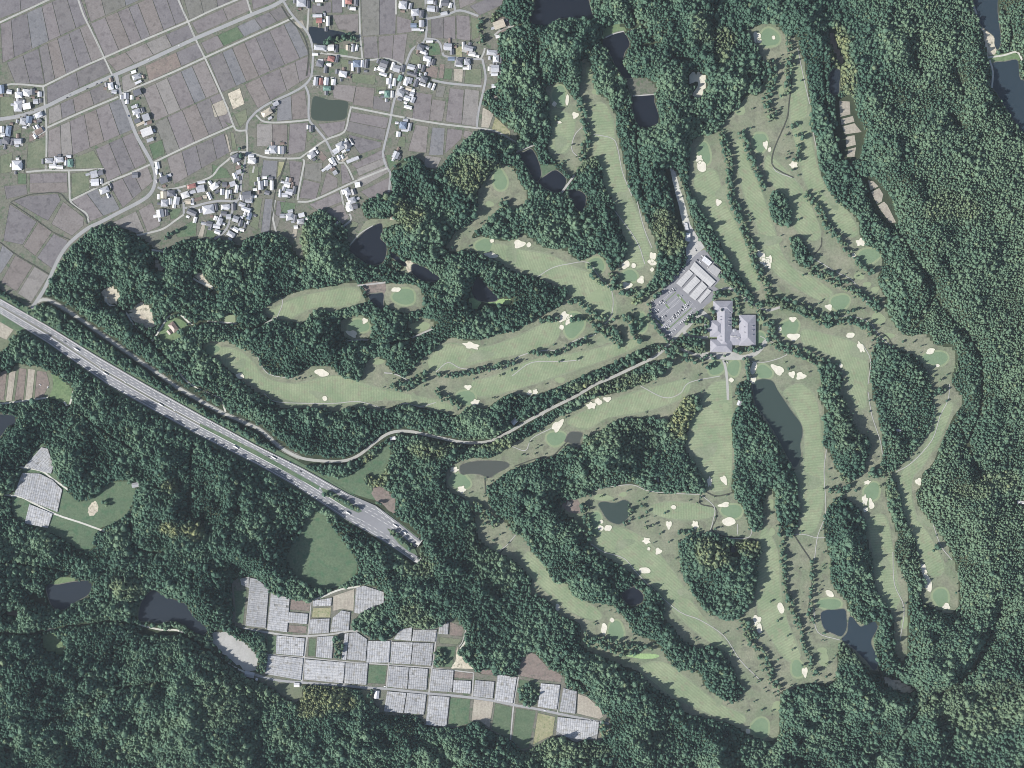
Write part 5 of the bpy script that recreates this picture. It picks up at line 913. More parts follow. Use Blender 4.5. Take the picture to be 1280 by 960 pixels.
# ================================================================ CLUBHOUSE, CAR PARK, VEHICLES
LOT = [(811,385),(816,378),(830,361),(850,340),(857,332),(861,322),(866,316),(882,312),(890,324),(902,337),(903,346),(893,358),(901,363),(890,376),(876,387),(872,393),(858,406),(846,417),(837,426),(831,421),(822,410),(815,402),(811,394)]
sheet('car_park', LOT, 'lot_asphalt', .46, sm=False, do_paint=0)
sheet('forecourt', [(872,392),(876,386),(882,390),(890,397),(889,400),(880,398),(870,400),(862,409),(857,414),(860,418),(870,420),(885,420),(885,423),(866,424),(855,419),(851,412),(860,403)], 'cart_path', .48, sm=False, do_paint=0)
sheet('forecourt', [(880,440),(895,441),(916,440),(928,444),(945,438),(955,425),(960,424),(957,432),(946,444),(930,449),(915,450),(898,449),(880,449),(868,445),(845,435),(846,432),(868,441)], 'cart_path', .48, sm=True, do_paint=0)
sheet('service_yard', [(840,212),(844,214),(850,236),(856,256),(863,281),(872,296),(881,309),(870,318),(858,330),(857,310),(862,303),(863,291),(856,288),(851,270),(846,246),(841,228)], 'pale_concrete', .5, sm=False, do_paint=0)
paint_line([(836,208),(841,228),(846,246),(850,262),(853,288)], 12, 0)
sheet('gravel_path', [(838,212),(842,212),(846,222),(850,236),(854,248),(858,262),(860,275),(857,285),(853,280),(851,265),(846,246),(841,228)], 'gravel_path', .54, sm=False, do_paint=0)
R('service_road', [(901,362),(912,360),(925,368),(938,378),(948,384),(960,388),(975,384)], 3, 'cart_path', .5)
R('club_path', [(904,450),(907,460),(909,478),(910,500)], 3.2, 'cart_path', .5)
# parking bay lines and planted islands; lot axis runs from lower left to upper right
ax = Vector((math.cos(math.radians(-42)), math.sin(math.radians(-42)))); ay = Vector((-ax.y, ax.x))   # px, y down
def lot(u, v): p = Vector((824.0, 403.0)) + ax * u + ay * v; return (p.x, p.y)
b = MB()
ROWS = [(-18, 4, 38), (-8, 2, 40), (-3.5, 2, 40), (6, 0, 48), (10.5, 0, 48), (17, 2, 46)]
def rect_px(p0, p1, width, z, m):
    a, c = Vector(p0), Vector(p1); d = (c - a).normalized(); n = Vector((-d.y, d.x)) * width / 2
    q = [a - n, c - n, c + n, a + n]; pts = [(X(p.x), Y(p.y), z) for p in q]
    if (pts[1][0]-pts[0][0])*(pts[2][1]-pts[0][1])-(pts[1][1]-pts[0][1])*(pts[2][0]-pts[0][0]) < 0: pts.reverse()
    b.face(pts, m)
CARS = []
# cars seen in the photograph (px) with heading; the row lines follow them
seen = [(818,387,'white'),(820,389,'white'),(823,387,'white'),(822,390,'black'),(816,391,'dark blue'),(822,399,'white'),(825,397,'black'),(828,396,'white'),(826,401,'black'),(829,398,'silver'),(832,395,'black'),(820,396,'silver'),(818,398,'black'),
 (825,378,'white'),(828,376,'black'),(826,380,'silver'),(830,379,'white'),(823,381,'silver'),(832,378,'silver'),(835,367,'silver'),(837,365,'white'),(841,361,'white'),(843,363,'black'),(839,363,'silver'),(844,361,'silver'),
 (850,372,'white'),(852,370,'silver'),(833,408,'white'),(831,410,'white'),(835,406,'silver'),(836,409,'white'),(834,411,'black'),(829,412,'silver'),(838,402,'white'),(837,400,'silver'),
 (841,396,'white'),(843,394,'black'),(845,393,'white'),(847,391,'black'),(846,396,'white'),(848,393,'white'),(844,397,'black'),(842,398,'white'),(849,390,'white'),(852,388,'black'),(850,392,'silver'),(854,387,'white'),(856,385,'white'),(853,384,'black'),(855,382,'white'),(858,384,'white'),(860,382,'black'),(859,380,'white'),(861,378,'silver'),(857,381,'white'),
 (851,404,'white'),(853,402,'white'),(855,400,'white'),(857,398,'silver'),(859,397,'white'),(861,395,'black'),(863,393,'white'),(850,406,'silver'),(865,391,'silver'),(837,418,'white'),(840,416,'white'),(842,414,'silver'),(835,420,'black'),(844,412,'white'),
 (830,361,'white'),(822,369,'white'),(846,343,'white'),(843,346,'white'),(849,340,'silver'),(838,352,'black'),(845,345,'silver'),(828,364,'white'),(815,377,'white'),(817,375,'silver'),(872,325,'black'),(876,323,'silver'),(878,320,'white'),(875,328,'white'),(870,313,'black'),(869,312,'white'),(888,338,'white'),(885,335,'white'),(890,341,'silver'),
 (855,338,'white'),(852,336,'white')]
for (v, u0, u1) in ROWS:
    u = u0
    while u <= u1:
        p0, p1 = lot(u, v - 1.3), lot(u, v + 1.3)
        r_ = raster(LOT)
        rect_px(p0, p1, .16, .50, 'road_paint'); u += 1.55
o = b.build('bay_marking'); o['kind'] = 'structure'
def island(u0, u1, v, wd):
    P = [lot(u0, v - wd / 2), lot(u1, v - wd / 2), lot(u1, v + wd / 2), lot(u0, v + wd / 2)]
    b2 = MB(); pts = [(X(x), Y(y)) for x, y in P]
    if (pts[1][0]-pts[0][0])*(pts[2][1]-pts[0][1])-(pts[1][1]-pts[0][1])*(pts[2][0]-pts[0][0]) < 0: pts.reverse()
    b2.face([(x, y, .62) for x, y in pts], 'lawn')
    for i in range(4): b2.face([(*pts[i], .4), (*pts[(i + 1) % 4], .4), (*pts[(i + 1) % 4], .62), (*pts[i], .62)], 'old_concrete')
    o = b2.build('planted_island'); o['kind'] = 'structure'
for q in ((1, 42, 13.6, 1.2), (39, 41.5, -3, 16), (-1, 1, 0, 12), (20, 22, -8, 7), (24, 41, -14, 1.0)): island(*q)

def hip_block(t, x0, y0, x1, y1, hw, hr, rm, hip=True, name=None):
    cx, cy = (x0 + x1) / 2, (y0 + y1) / 2
    roofed(t, (x1 - x0) * S - 1.2, (y1 - y0) * S - 1.2, hw, hr, rm, hip, 'house_wall', .9, (X(cx) - t.location.x, Y(cy) - t.location.y))
club = thing('clubhouse', 'large golf clubhouse with violet grey hipped roofs and dormers right of the car park', 'clubhouse', (X(912), Y(410), 0))
hip_block(club, 891.5, 376.2, 915.5, 391.5, 6.0, 5.6, 'club_roof')
hip_block(club, 896.0, 380, 914.4, 436, 6.1, 6.2, 'club_roof')
hip_block(club, 887.0, 400.6, 906, 421, 6.0, 5.8, 'club_roof')
hip_block(club, 880.5, 405.5, 889.5, 414.6, 4.0, 1.6, 'club_roof')
hip_block(club, 887.5, 424.5, 914.8, 440.3, 6.05, 5.5, 'club_roof')
hip_block(club, 907, 413, 930, 431.5, 5.2, 3.6, 'club_roof')
hip_block(club, 923.6, 393.8, 944.2, 432.0, 6.15, 5.9, 'club_roof')
hip_block(club, 915.6, 411.2, 920.0, 416.4, 5.6, 1.0, 'roof_silver_grey')
paint([(879,374),(917,374),(917,391),(946,391),(946,434),(918,442),(885,442)], 0)
def dormer(x, y, z, s, rz=0):
    b = MB(); w_, l_ = 2.2, 3.4
    M = Matrix.Translation((X(x) - club.location.x, Y(y) - club.location.y, z)) @ Matrix.Rotation(rz, 4, 'Z')
    f = lambda *p: tuple(M @ Vector(p))
    b.face([f(-l_ / 2, -w_ / 2, 2.0), f(l_ / 2, -w_ / 2, 2.0), f(l_ / 2, 0, 3.1), f(-l_ / 2, 0, 3.1)], 'club_roof')
    b.face([f(l_ / 2, w_ / 2, 2.0), f(-l_ / 2, w_ / 2, 2.0), f(-l_ / 2, 0, 3.1), f(l_ / 2, 0, 3.1)], 'club_roof')
    b.face([f(l_ / 2, -w_ / 2, -1), f(l_ / 2, w_ / 2, -1), f(l_ / 2, w_ / 2, 2.0), f(l_ / 2, 0, 3.1), f(l_ / 2, -w_ / 2, 2.0)], 'white_wall')
    for sy in (-1, 1): b.face([f(-l_ / 2, sy * w_ / 2, -1), f(l_ / 2, sy * w_ / 2, -1), f(l_ / 2, sy * w_ / 2, 2.0), f(-l_ / 2, sy * w_ / 2, 2.0)], 'white_wall')
    d = b.build('dormer', club)
    b = MB(); b.face([f(l_ / 2 + .05, -.7, .4), f(l_ / 2 + .05, .7, .4), f(l_ / 2 + .05, .7, 1.7), f(l_ / 2 + .05, -.7, 1.7)], 'window_glass'); b.build('pane', d)
for y in (391, 397.5, 401.5, 406.5): dormer(910.5, y, 7.6, 1)
for y in (396, 400, 420.5, 425.5): dormer(900.8, y, 8.2, 1, math.pi)
for y in (407.5, 413, 418.5): dormer(940, y, 7.6, 1)
for y in (409, 415.5): dormer(930.2, y, 8.4, 1, math.pi)
# domed round turret roof light
b = MB(); n = 16; x0, y0 = X(901.6) - club.location.x, Y(387.6) - club.location.y
for i in range(n):
    a0, a1 = 2 * math.pi * i / n, 2 * math.pi * (i + 1) / n
    for (r0, z0, r1, z1, m) in ((3.6, 6.0, 3.6, 12.2, 'white_wall'), (4.2, 12.0, 3.2, 12.9, 'pale_concrete'), (3.2, 12.9, 1.6, 13.8, 'window_glass'), (1.6, 13.8, 0.01, 14.1, 'window_glass')):
        b.face([(x0 + r0 * math.cos(a0), y0 + r0 * math.sin(a0), z0), (x0 + r0 * math.cos(a1), y0 + r0 * math.sin(a1), z0), (x0 + r1 * math.cos(a1), y0 + r1 * math.sin(a1), z1), (x0 + r1 * math.cos(a0), y0 + r1 * math.sin(a0), z1)], m)
b.build('turret', club)
b = MB(); r = random.Random(4)
for i in range(9):
    x, y = X(913.5 + i * 1.25) - club.location.x, Y(421.5 + r.uniform(-1.6, 1.6)) - club.location.y
    b.box(x - .8, y - .7, 6.0, x + .8, y + .7, 9.6, 'white_wall')
o = b.build('rooftop_unit', club); o['kind'] = 'stuff'

def slab(corners, label, h, name='carport', cat='carport', m='carport_roof', ribs=8, walls=False, pitch=.0, group=None):
    P = [Vector((X(x), Y(y))) for x, y in corners]; c = sum(P, Vector((0, 0))) / 4
    t = thing(name, label, cat, (c.x, c.y, 0), 0, group); Lc = [p - c for p in P]; paint(corners, 0)
    if (Lc[1] - Lc[0]).length < (Lc[2] - Lc[1]).length: Lc = Lc[1:] + Lc[:1]
    a, b_, c_, d = Lc                       # a-b and c-d are the long sides
    area = sum(Lc[i].x * Lc[(i + 1) % 4].y - Lc[(i + 1) % 4].x * Lc[i].y for i in range(4))
    if area < 0: a, b_, c_, d = d, c_, b_, a
    b = MB()
    m0, m1 = (a + d) / 2, (b_ + c_) / 2
    f = lambda p, z: (p.x, p.y, z)
    b.face([f(a, h), f(b_, h), f(m1, h + pitch), f(m0, h + pitch)], m); b.face([f(m0, h + pitch), f(m1, h + pitch), f(c_, h), f(d, h)], m)
    for p, q in ((a, b_), (b_, c_), (c_, d), (d, a)): b.face([f(p, h - .3), f(q, h - .3), f(q, h), f(p, h)], m)
    b.face([f(d, h - .3), f(c_, h - .3), f(b_, h - .3), f(a, h - .3)], m)
    b.build('roof', t)
    b = MB()
    for i in range(1, ribs):
        k = i / ribs; p, q = a.lerp(b_, k), d.lerp(c_, k); dr = (b_ - a).normalized() * .12; mm = (p + q) / 2
        for s_, e_, zs, ze in ((p, mm, h, h + pitch), (mm, q, h + pitch, h)):
            b.face([f(s_ - dr, zs + .08), f(s_ + dr, zs + .08), f(e_ + dr, ze + .08), f(e_ - dr, ze + .08)], 'flat_roof')
    b.build('seam', t)
    b = MB()
    if walls:
        for p, q in ((a, b_), (b_, c_), (c_, d), (d, a)):
            p2, q2 = p * .985, q * .985; b.face([f(p2, 0), f(q2, 0), f(q2, h - .3), f(p2, h - .3)], 'white_wall')
        b.build('wall', t)
    else:
        for i in range(ribs + 1):
            for s_, e_ in ((a, b_), (d, c_)):
                p = s_.lerp(e_, i / ribs) * .97; b.box(p.x - .12, p.y - .12, .4, p.x + .12, p.y + .12, h - .3, 'metal_post')
        o = b.build('post', t); o['kind'] = 'stuff'
    return t
G = 'roofed parking shelters beside the car park'
slab([(868,327),(894.5,352),(887.5,359),(862,336.5)], 'longest pale shelter roof running crosswise at the top of the car park', 3.6, ribs=12, pitch=.5, group=G)
slab([(861,337),(866.5,342),(851.5,359),(845,354)], 'leftmost of the four parallel white shelter roofs in the car park', 3.0, pitch=.3, group=G)
slab([(869,345),(875.5,351),(860,367.5),(853,362)], 'second from the left of the four parallel white shelter roofs', 3.0, pitch=.3, group=G)
slab([(877.5,352),(884,358.5),(869,375.5),(861.5,370)], 'third from the left and widest of the four parallel white shelter roofs', 3.0, pitch=.3, group=G)
slab([(884.5,361),(889.5,364),(875.5,379.5),(872,376)], 'rightmost and narrowest of the four parallel white shelter roofs', 3.0, ribs=7, pitch=.2, group=G)
slab([(880,320),(890,328),(886,332.5),(877,325.5)], 'pale flat roofed garage above the longest car park shelter', 4.6, 'garage', 'garage', 'roof_pale_grey', 4, True)
slab([(890.5,330),(901,338),(896,346),(884,336.5)], 'dark grey flat roofed store between the garage and the road hedge', 4.4, 'storehouse', 'storehouse', 'flat_roof', 4, True)
slab([(902,343),(909,349),(907.5,351),(901,345)], 'thin white lean-to roof beside the dark grey store', 2.8, 'shed', 'shed', 'roof_white', 4, True)
slab([(856,291),(862.7,291),(862.7,302),(856,302)], 'small white building beside the service road above the car park', 5, 'service_building', 'building', 'roof_white', 4, True, .3)
slab([(855,278),(859,279),(861,288),(857,288)], 'small pale hut at the top of the service road above the white building', 3, 'hut', 'hut', 'roof_pale_grey', 3, True)

# vehicles ------------------------------------------------------------------
def car_mesh(color):
    b = MB(); m = 'paint_' + color.replace(' ', '_'); L_, w_ = 2.3, .9
    prof = [(-L_, .35), (-L_, .85), (-1.9, .95), (-1.25, 1.42), (.35, 1.42), (1.05, .98), (2.15, .82), (L_, .6), (L_, .35)]
    for i in range(len(prof) - 1):
        (x0, z0), (x1, z1) = prof[i], prof[i + 1]; i0 = w_ * (.86 if z0 > 1.2 else 1); i1 = w_ * (.86 if z1 > 1.2 else 1)
        mm = 'window_glass' if i in (2, 4) else m
        b.face([(x0, -i0, z0), (x0, i0, z0), (x1, i1, z1), (x1, -i1, z1)][::-1], mm)
    for s_ in (-1, 1):
        b.face([(-L_, s_ * w_, .35), (L_, s_ * w_, .35), (L_, s_ * w_, .6), (2.15, s_ * w_, .82), (1.05, s_ * w_, .98), (-1.9, s_ * w_, .95), (-L_, s_ * w_, .85)], m)
        b.face([(-1.9, s_ * w_, .95), (1.05, s_ * w_, .98), (.35, s_ * w_ * .86, 1.42), (-1.25, s_ * w_ * .86, 1.42)], 'window_glass')
        for cx in (-1.4, 1.45):
            pts = [(cx + .33 * math.cos(k * math.pi / 4), s_ * (w_ + .01), .33 + .33 * math.sin(k * math.pi / 4)) for k in range(8)]
            b.face(pts, 'tyre'); b.box(cx - .3, s_ * w_ - .1, .02, cx + .3, s_ * w_ + .005, .4, 'tyre')
    return b.mesh('car_body')
def truck_mesh():
    b = MB(); b.box(-5.5, -1.2, 1.0, 3.2, 1.2, 3.7, 'paint_white', bottom=True); b.box(3.5, -1.15, .6, 5.5, 1.15, 3.1, 'paint_white', bottom=True)
    b.box(-5.5, -.9, .6, 5.2, .9, .98, 'tyre'); b.face([(5.52, -1, 1.7), (5.52, 1, 1.7), (5.52, 1, 2.7), (5.52, -1, 2.7)], 'window_glass')
    for cx in (-4.5, -3.3, 4.3):
        for s_ in (-1, 1): b.box(cx - .5, s_ * 1.0 - .15, 0, cx + .5, s_ * 1.0 + .15, 1.0, 'tyre')
    return b.mesh('lorry_body')
CM = {k: car_mesh(k) for k in CARC}; TM = truck_mesh()
groups = {}
for (x, y, c) in seen:
    rel = Vector((x, y)) - Vector((824.0, 403.0)); v = rel.dot(ay)
    if y < 345: rowname = 'on the pad around the northern sheds'
    else:
        k = min(range(len(ROWS)), key=lambda q: abs(ROWS[q][0] - v))
        rowname = ['in the upper left edge row of car park', 'in the car park second row from upper left', 'in the car park third row from upper left', 'in the car park fourth row below the shelters', 'in the car park fifth row', 'in the car park lowest row by the road'][k]
    groups.setdefault((rowname, c), []).append((x, y))
for (rowname, c), L in groups.items():
    L.sort()
    for k, (x, y) in enumerate(L):
        o = link('parked_car', CM[c], None, (X(x), Y(y), .47), -(math.atan2(ay.y, ay.x)) + (math.pi if random.random() < .5 else 0) + random.uniform(-.04, .04))
        lab = '%s car %s' % (c, rowname) + ((', %sfrom left' % nth(k)) if k else (', leftmost' if len(L) > 1 else ''))
        tag(o, lab, 'car', 'cars parked at the golf club')
ha = math.radians(-31.5)
HV = [(31,397,'white','c'),(22,389,'white','c'),(20,400,'silver','c'),(96,437,'','t'),(82,427,'black','c'),(126,460,'white','c'),(132,467,'','t'),(115,449,'silver','c'),(157,478,'white','c'),(201,506,'','t'),(212,502,'white','c'),(218,513,'white','c'),(220,518,'silver','c'),(265,530,'white','c'),(289,543,'white','c'),(295,559,'','t'),(208,501,'black','c'),(194,493,'silver','c'),
 (342,572,'','t'),(336,571,'black','c'),(376,589,'black','c'),(435,641,'','t'),(451,652,'silver','c'),(494,657,'','t'),(505,665,'','t'),(363,578,'dark blue','c'),(60,418,'silver','c'),(47,396,'white','c')]
hv = {}
for (x, y, c, k) in HV:
    # nearer the upper or the lower edge?
    base = [p for p in NB]; up = None
    for a, d in zip(NB[:-1], NB[1:]):
        if a[0] <= x <= d[0]: ny = a[1] + (d[1] - a[1]) * (x - a[0]) / (d[0] - a[0])
    for a, d in zip(SBe[:-1], SBe[1:]):
        if a[0] <= x <= d[0]: sy = a[1] + (d[1] - a[1]) * (x - a[0]) / (d[0] - a[0])
    side = 'upper' if (y - ny) < (sy - y) else 'lower'
    hv.setdefault((c, k, side), []).append((x, y))
for (c, k, side), L in hv.items():
    L.sort(reverse=True)
    for i, (x, y) in enumerate(L):
        rz = -math.radians(31.5) + (math.pi if side == 'upper' else 0)
        if k == 't': o = link('lorry', TM, None, (X(x), Y(y), 1.42), rz); lab = 'white box lorry on the %s carriageway of the expressway' % side
        else: o = link('moving_car', CM[c], None, (X(x), Y(y), 1.42), rz); lab = '%s car on the %s carriageway of the expressway' % (c, side)
        lab += (', %sfrom the tunnel end' % nth(i)) if i else (', nearest the tunnel end' if len(L) > 1 else '')
        tag(o, lab, 'lorry' if k == 't' else 'car', 'vehicles driving on the expressway')
for (x, y, c, an, lab) in [(84,122,'black',24,'black car on the farm road nearest the left edge cluster'),(87,119,'silver',24,'silver car on the farm road just right of a black car'),(109,111,'black',24,'black car halfway between the left cluster and the farm road junction'),(121,105,'black',24,'black car second from the farm road junction'),(127,103,'dark blue',24,'dark blue car closest to the farm road junction on its left'),
    (157,130,'black',-68,'black car on the road running south from the junction beside the first house'),(161,145,'dark blue',-68,'dark blue car on the road running south from the junction beside a strip of houses'),(185,75,'white',24,'white car on the farm road right of the junction'),(224,57,'white',24,'white car on the farm road near the second crossing'),(171,86,'black',24,'black car just right of the farm road junction'),
    (147,113,'white',-60,'white car on the concrete corner south of the junction'),(50,494-13,'white',-30,'white van beside the left edge vegetable plots'),(738,900,'white',-10,'white van on the lane above the large lower right net house'),(743,901,'white',-10,'second white van nearer the lane end above the large lower right net house'),(681,888,'white',-10,'white car on the lane below the bright net house'),
    (481,858,'white',-5,'white car where the lane meets a cross track among the net houses'),(909,453,'white',-50,'white car at the south front of the clubhouse'),(906,452,'black',-40,'black car at the south front of the clubhouse'),(60,484,'white',80,'white car at the right end of the striped vegetable plots')]:
    tag(link('moving_car', CM[c], None, (X(x), Y(y), .50), math.radians(an)), lab, 'car')
# ================================================================ NET HOUSES (flat shade nets on posts, bay by bay)
def clip_cell(cell, P):
    """Sutherland-Hodgman of a cell against a convex-ish outline P (counter-clockwise)"""
    out = cell; n = len(P)
    for i in range(n):
        ax, ay = P[i]; bx, by = P[(i + 1) % n]; inp = out; out = []
        if not inp: return []
        side = lambda q: (bx - ax) * (q[1] - ay) - (by - ay) * (q[0] - ax)
        for j in range(len(inp)):
            p, q = inp[j - 1], inp[j]; sp, sq = side(p), side(q)
            if (sp >= 0) != (sq >= 0):
                t = sp / (sp - sq); out.append((p[0] + (q[0] - p[0]) * t, p[1] + (q[1] - p[1]) * t))
            if sq >= 0: out.append(q)
    return out
NETN = [0]
def net_house(P, label, bay=(2.7, 4.2), rows='v', shade=1.0, posts=True):
    NETN[0] += 1; r = random.Random(NETN[0] * 31); paint(P, 0)
    Wp = [(X(x), Y(y)) for x, y in P]; n = len(Wp)
    area = sum(Wp[i][0] * Wp[(i + 1) % n][1] - Wp[(i + 1) % n][0] * Wp[i][1] for i in range(n))
    if area < 0: Wp.reverse()
    cx = sum(p[0] for p in Wp) / n; cy = sum(p[1] for p in Wp) / n
    t = thing('net_house', label, 'net house', (cx, cy, 0), 0, 'flat roofed net houses on the farm terraces')
    L = [(a - cx, b_ - cy) for a, b_ in Wp]
    # the long axis follows the edge that is nearest to the wanted direction
    best = None
    for i in range(n):
        a, c = L[i], L[(i + 1) % n]; ang = math.atan2(c[1] - a[1], c[0] - a[0]) % math.pi; ln = math.hypot(c[0] - a[0], c[1] - a[1])
        vert = abs(math.sin(ang)); sc = ln * (vert if rows == 'v' else abs(math.cos(ang)))
        if best is None or sc > best[0]: best = (sc, ang)
    ang = best[1]; ux, uy = math.cos(ang), math.sin(ang)
    inv = lambda u, v: (u * ux - v * uy, u * uy + v * ux)
    us = [p[0] * ux + p[1] * uy for p in L]; vs = [-p[0] * uy + p[1] * ux for p in L]
    bw, bl = bay[0] * S, bay[1] * S; b = MB(); s = MB()
    s.face([(p[0], p[1], 2.05) for p in L], 'net_seam')
    v = min(vs)
    while v < max(vs):
        u = min(us); wrow = r.uniform(.0, .25)
        while u < max(us):
            g = .13; skip = r.random() < .006
            halves = ((v + g, v + bw / 2, 2.45, 2.45 + .26), (v + bw / 2, v + bw - g, 2.45 + .26, 2.45))
            for va, vb, za, zb in halves:
                cell = [inv(u + .14, va), inv(u + bl - .14, va), inv(u + bl - .14, vb), inv(u + .14, vb)]
                cc = clip_cell(cell, L)
                if len(cc) > 2 and not skip:
                    dz = r.uniform(-.10, .10)
                    pts = []
                    for (x, y) in cc:
                        vv = -x * uy + y * ux; f = (vv - va) / max(1e-6, vb - va); pts.append((x, y, za + (zb - za) * f + dz))
                    b.face(pts, 'netting')
            u += bl
        v += bw
    b.build('netting', t); s.build('side_sheeting', t)
    if posts:
        b = MB()
        for i in range(n):
            a, c = L[i], L[(i + 1) % n]; ln = math.hypot(c[0] - a[0], c[1] - a[1]); k = max(2, int(ln / 8))
            for j in range(k):
                x, y = a[0] + (c[0] - a[0]) * j / k, a[1] + (c[1] - a[1]) * j / k
                b.box(x - .12, y - .12, 0, x + .12, y + .12, 2.6, 'metal_post')
            # side net
            b.face([(a[0], a[1], .1), (c[0], c[1], .1), (c[0], c[1], 2.0), (a[0], a[1], 2.0)], 'net_seam')
        o = b.build('post_row', t); o['kind'] = 'stuff'
    return t
NETS = [
 ([(300,723),(312,721),(312,735),(302,731)],'v','small pale netted tab at the extreme upper left of the terraces',(3,3)),
 ([(313,722),(322,724),(336,736),(332,785),(307,782)],'h','tall net house at the upper left corner of the terraces beside a green plot',(2.6,6)),
 ([(339,740),(362,748),(359,790),(334,787)],'h','tall net house second from the left in the top row',(2.8,5)),
 ([(361,765),(385,767),(384,780),(360,778)],'v','small bright net house between two brown plots',(3,3.2)),
 ([(391,751),(415,747),(414,757),(391,758)],'v','small netted plot above an ochre patch near the dark wood',(3,3)),
 ([(388,774),(412,773),(411,791),(386,792)],'v','square net house under the ochre patch in the top row',(2.9,6)),
 ([(416,772),(427,763),(438,765),(436,788),(413,790)],'v','net house with a slanted upper corner beside the tan earth plot',(2.6,5)),
 ([(445,735),(455,732),(480,740),(480,753),(465,760),(450,767),(443,766)],'v','rounded net house projecting into the wood at the top',(3.2,6)),
 ([(346,794),(381,798),(379,820),(345,817)],'v','greyish net house with square bays right of a narrow green plot',(2.8,3)),
 ([(397,796),(417,795),(415,823),(395,821)],'v','pale net house between a light green strip and an overgrown plot',(2.6,7)),
 ([(431,792),(436,791),(433,825),(427,824)],'v','very narrow net house right of the overgrown plot',(2.2,6)),
 ([(437,791),(446,790),(459,799),(457,826),(434,824)],'v','net house cut off at its upper right by the round dark wood',(3,6)),
 ([(460,801),(488,801),(486,828),(458,828)],'v','net house directly below the round dark wood',(3,5)),
 ([(490,802),(516,803),(513,830),(488,829)],'v','left half of the paired net houses in the middle of the second row',(2.6,3)),
 ([(517,803),(542,804),(539,832),(514,830)],'v','right half of the paired net houses in the middle of the second row',(2.8,3)),
 ([(492,799),(500,787),(515,784),(514,801)],'h','fan shaped net house with broad white bands beside the wood',(3.4,7)),
 ([(517,787),(546,787),(544,802),(515,801)],'v','net house with a wavy upper edge under the wood',(2.9,4)),
 ([(549,784),(561,777),(560,793),(548,792)],'v','small net house at the foot of the small brown plot',(3,4)),
 ([(335,819),(379,823),(376,850),(331,842)],'h','wide net house at the left end of the third row above the lane',(2.8,5)),
 ([(381,824),(431,828),(429,854),(380,849)],'h','wide net house with dark crosswise seams in the third row',(3.4,7)),
 ([(432,829),(460,829),(458,856),(431,854)],'v','square net house left of the dark green plot in the third row',(2.7,4)),
 ([(486,832),(511,834),(509,861),(484,858)],'v','grey net house right of the dark green plot',(2.7,3)),
 ([(512,834),(535,836),(533,862),(510,861)],'v','grey net house left of the short cross lane in the third row',(2.7,3)),
 ([(540,836),(567,838),(566,850),(589,851),(588,867),(537,863)],'v','stepped net house wrapping a small brown plot',(2.7,3.2)),
 ([(594,850),(618,852),(616,873),(591,870)],'v','ragged net house with dark gaps in the third row',(3,2.6)),
 ([(622,843),(646,846),(641,879),(618,875)],'v','bright net house left of the orchard plot',(2.9,3)),
 ([(676,854),(700,856),(696,887),(672,883)],'v','bright net house right of the orchard plot',(3,4)),
 ([(704,860),(721,864),(719,892),(699,889)],'v','narrow net house left of the tan slope at the right end',(2.8,4)),
 ([(484,864),(508,866),(504,891),(480,889)],'v','left half of the paired net houses below the lane',(2.7,4)),
 ([(509,866),(533,868),(530,893),(505,891)],'v','right half of the paired net houses below the lane',(2.7,4)),
 ([(536,869),(562,871),(558,908),(532,906)],'v','tall bright net house reaching down to the southern forest',(2.8,3.4)),
 ([(697,896),(749,902),(746,924),(730,924),(720,928),(708,921),(695,919)],'v','large net house at the lower right end of the terraces',(2.7,5)),
 ([(52,559),(60,561),(67,583),(64,592),(52,589),(31,583)],'v','triangular net house at the top of the western clearing',(2.8,4)),
 ([(28,591),(50,592),(66,600),(78,612),(72,640),(18,618)],'v','large net house in the middle of the western clearing',(2.8,4)),
 ([(37,630),(66,642),(60,660),(31,654)],'v','lower net house of the western clearing south of the gravel path',(2.9,5)),
]
for P, rw, lab, bay in NETS:
    if len(P) == 6 and P[0] == (540,836):     # L-shaped: clip both legs separately
        net_house([(540,836),(567,838),(565,865),(537,863)], lab, bay, rw)
        net_house([(567,850),(589,851),(588,867),(566,865)], 'low netted wing right of the stepped net house below a brown plot', bay, rw)
    else: net_house(P, lab, bay, rw)
# ================================================================ TERRAIN (hills under the forests) AND TREES
def blur(a, r):
    k = 2 * r + 1
    for _ in range(2):
        for axis in (0, 1):
            pad = [(0, 0), (0, 0)]; pad[axis] = (r + 1, r); c = np.cumsum(np.pad(a, pad, mode='edge'), axis=axis, dtype=np.float64)
            a = ((c[k:] - c[:-k]) if axis == 0 else (c[:, k:] - c[:, :-k])) / k
    return a.astype(np.float32)
def field_noise(wl, seed, beta=2.2):
    g = np.random.default_rng(seed); N2 = g.standard_normal((Hh, W)); F = np.fft.rfft2(N2)
    fy = np.fft.fftfreq(Hh)[:, None]; fx = np.fft.rfftfreq(W)[None, :]; f = np.sqrt(fx * fx + fy * fy) * wl
    F *= 1 / (1 + f ** beta) * (f > .25); n = np.fft.irfft2(F, s=(Hh, W)); return ((n - n.mean()) / n.std()).astype(np.float32)
GUL = [[(1028,60),(1031,110),(1036,150),(1050,190),(1075,222),(1095,248),(1112,277),(1135,310),(1150,335),(1168,362),(1158,385),(1145,410)],[(1168,372),(1185,395),(1205,415),(1222,445),(1227,482),(1222,520),(1205,560)],[(890,-20),(893,30),(893,70)],[(795,160),(797,200),(801,236),(806,252)],
 [(672,50),(673,80),(676,105)],[(300,325),(307,355),(306,382)],[(103,518),(128,538),(168,562)],[(166,630),(165,660),(171,685),(208,690)],[(242,552),(239,580),(238,615),(234,650)],[(1140,50),(1143,70),(1149,95)],[(1190,75),(1197,100),(1206,125)],[(1188,520),(1205,545),(1225,600)],[(600,600),(604,640),(608,668)],[(930,85),(938,105),(925,125)],[(-40,700),(30,705),(90,715)],[(60,900),(110,880),(150,860),(215,850)],[(1120,930),(1150,880),(1210,840),(1250,760)]]
gm = np.zeros((Hh, W), np.float32)
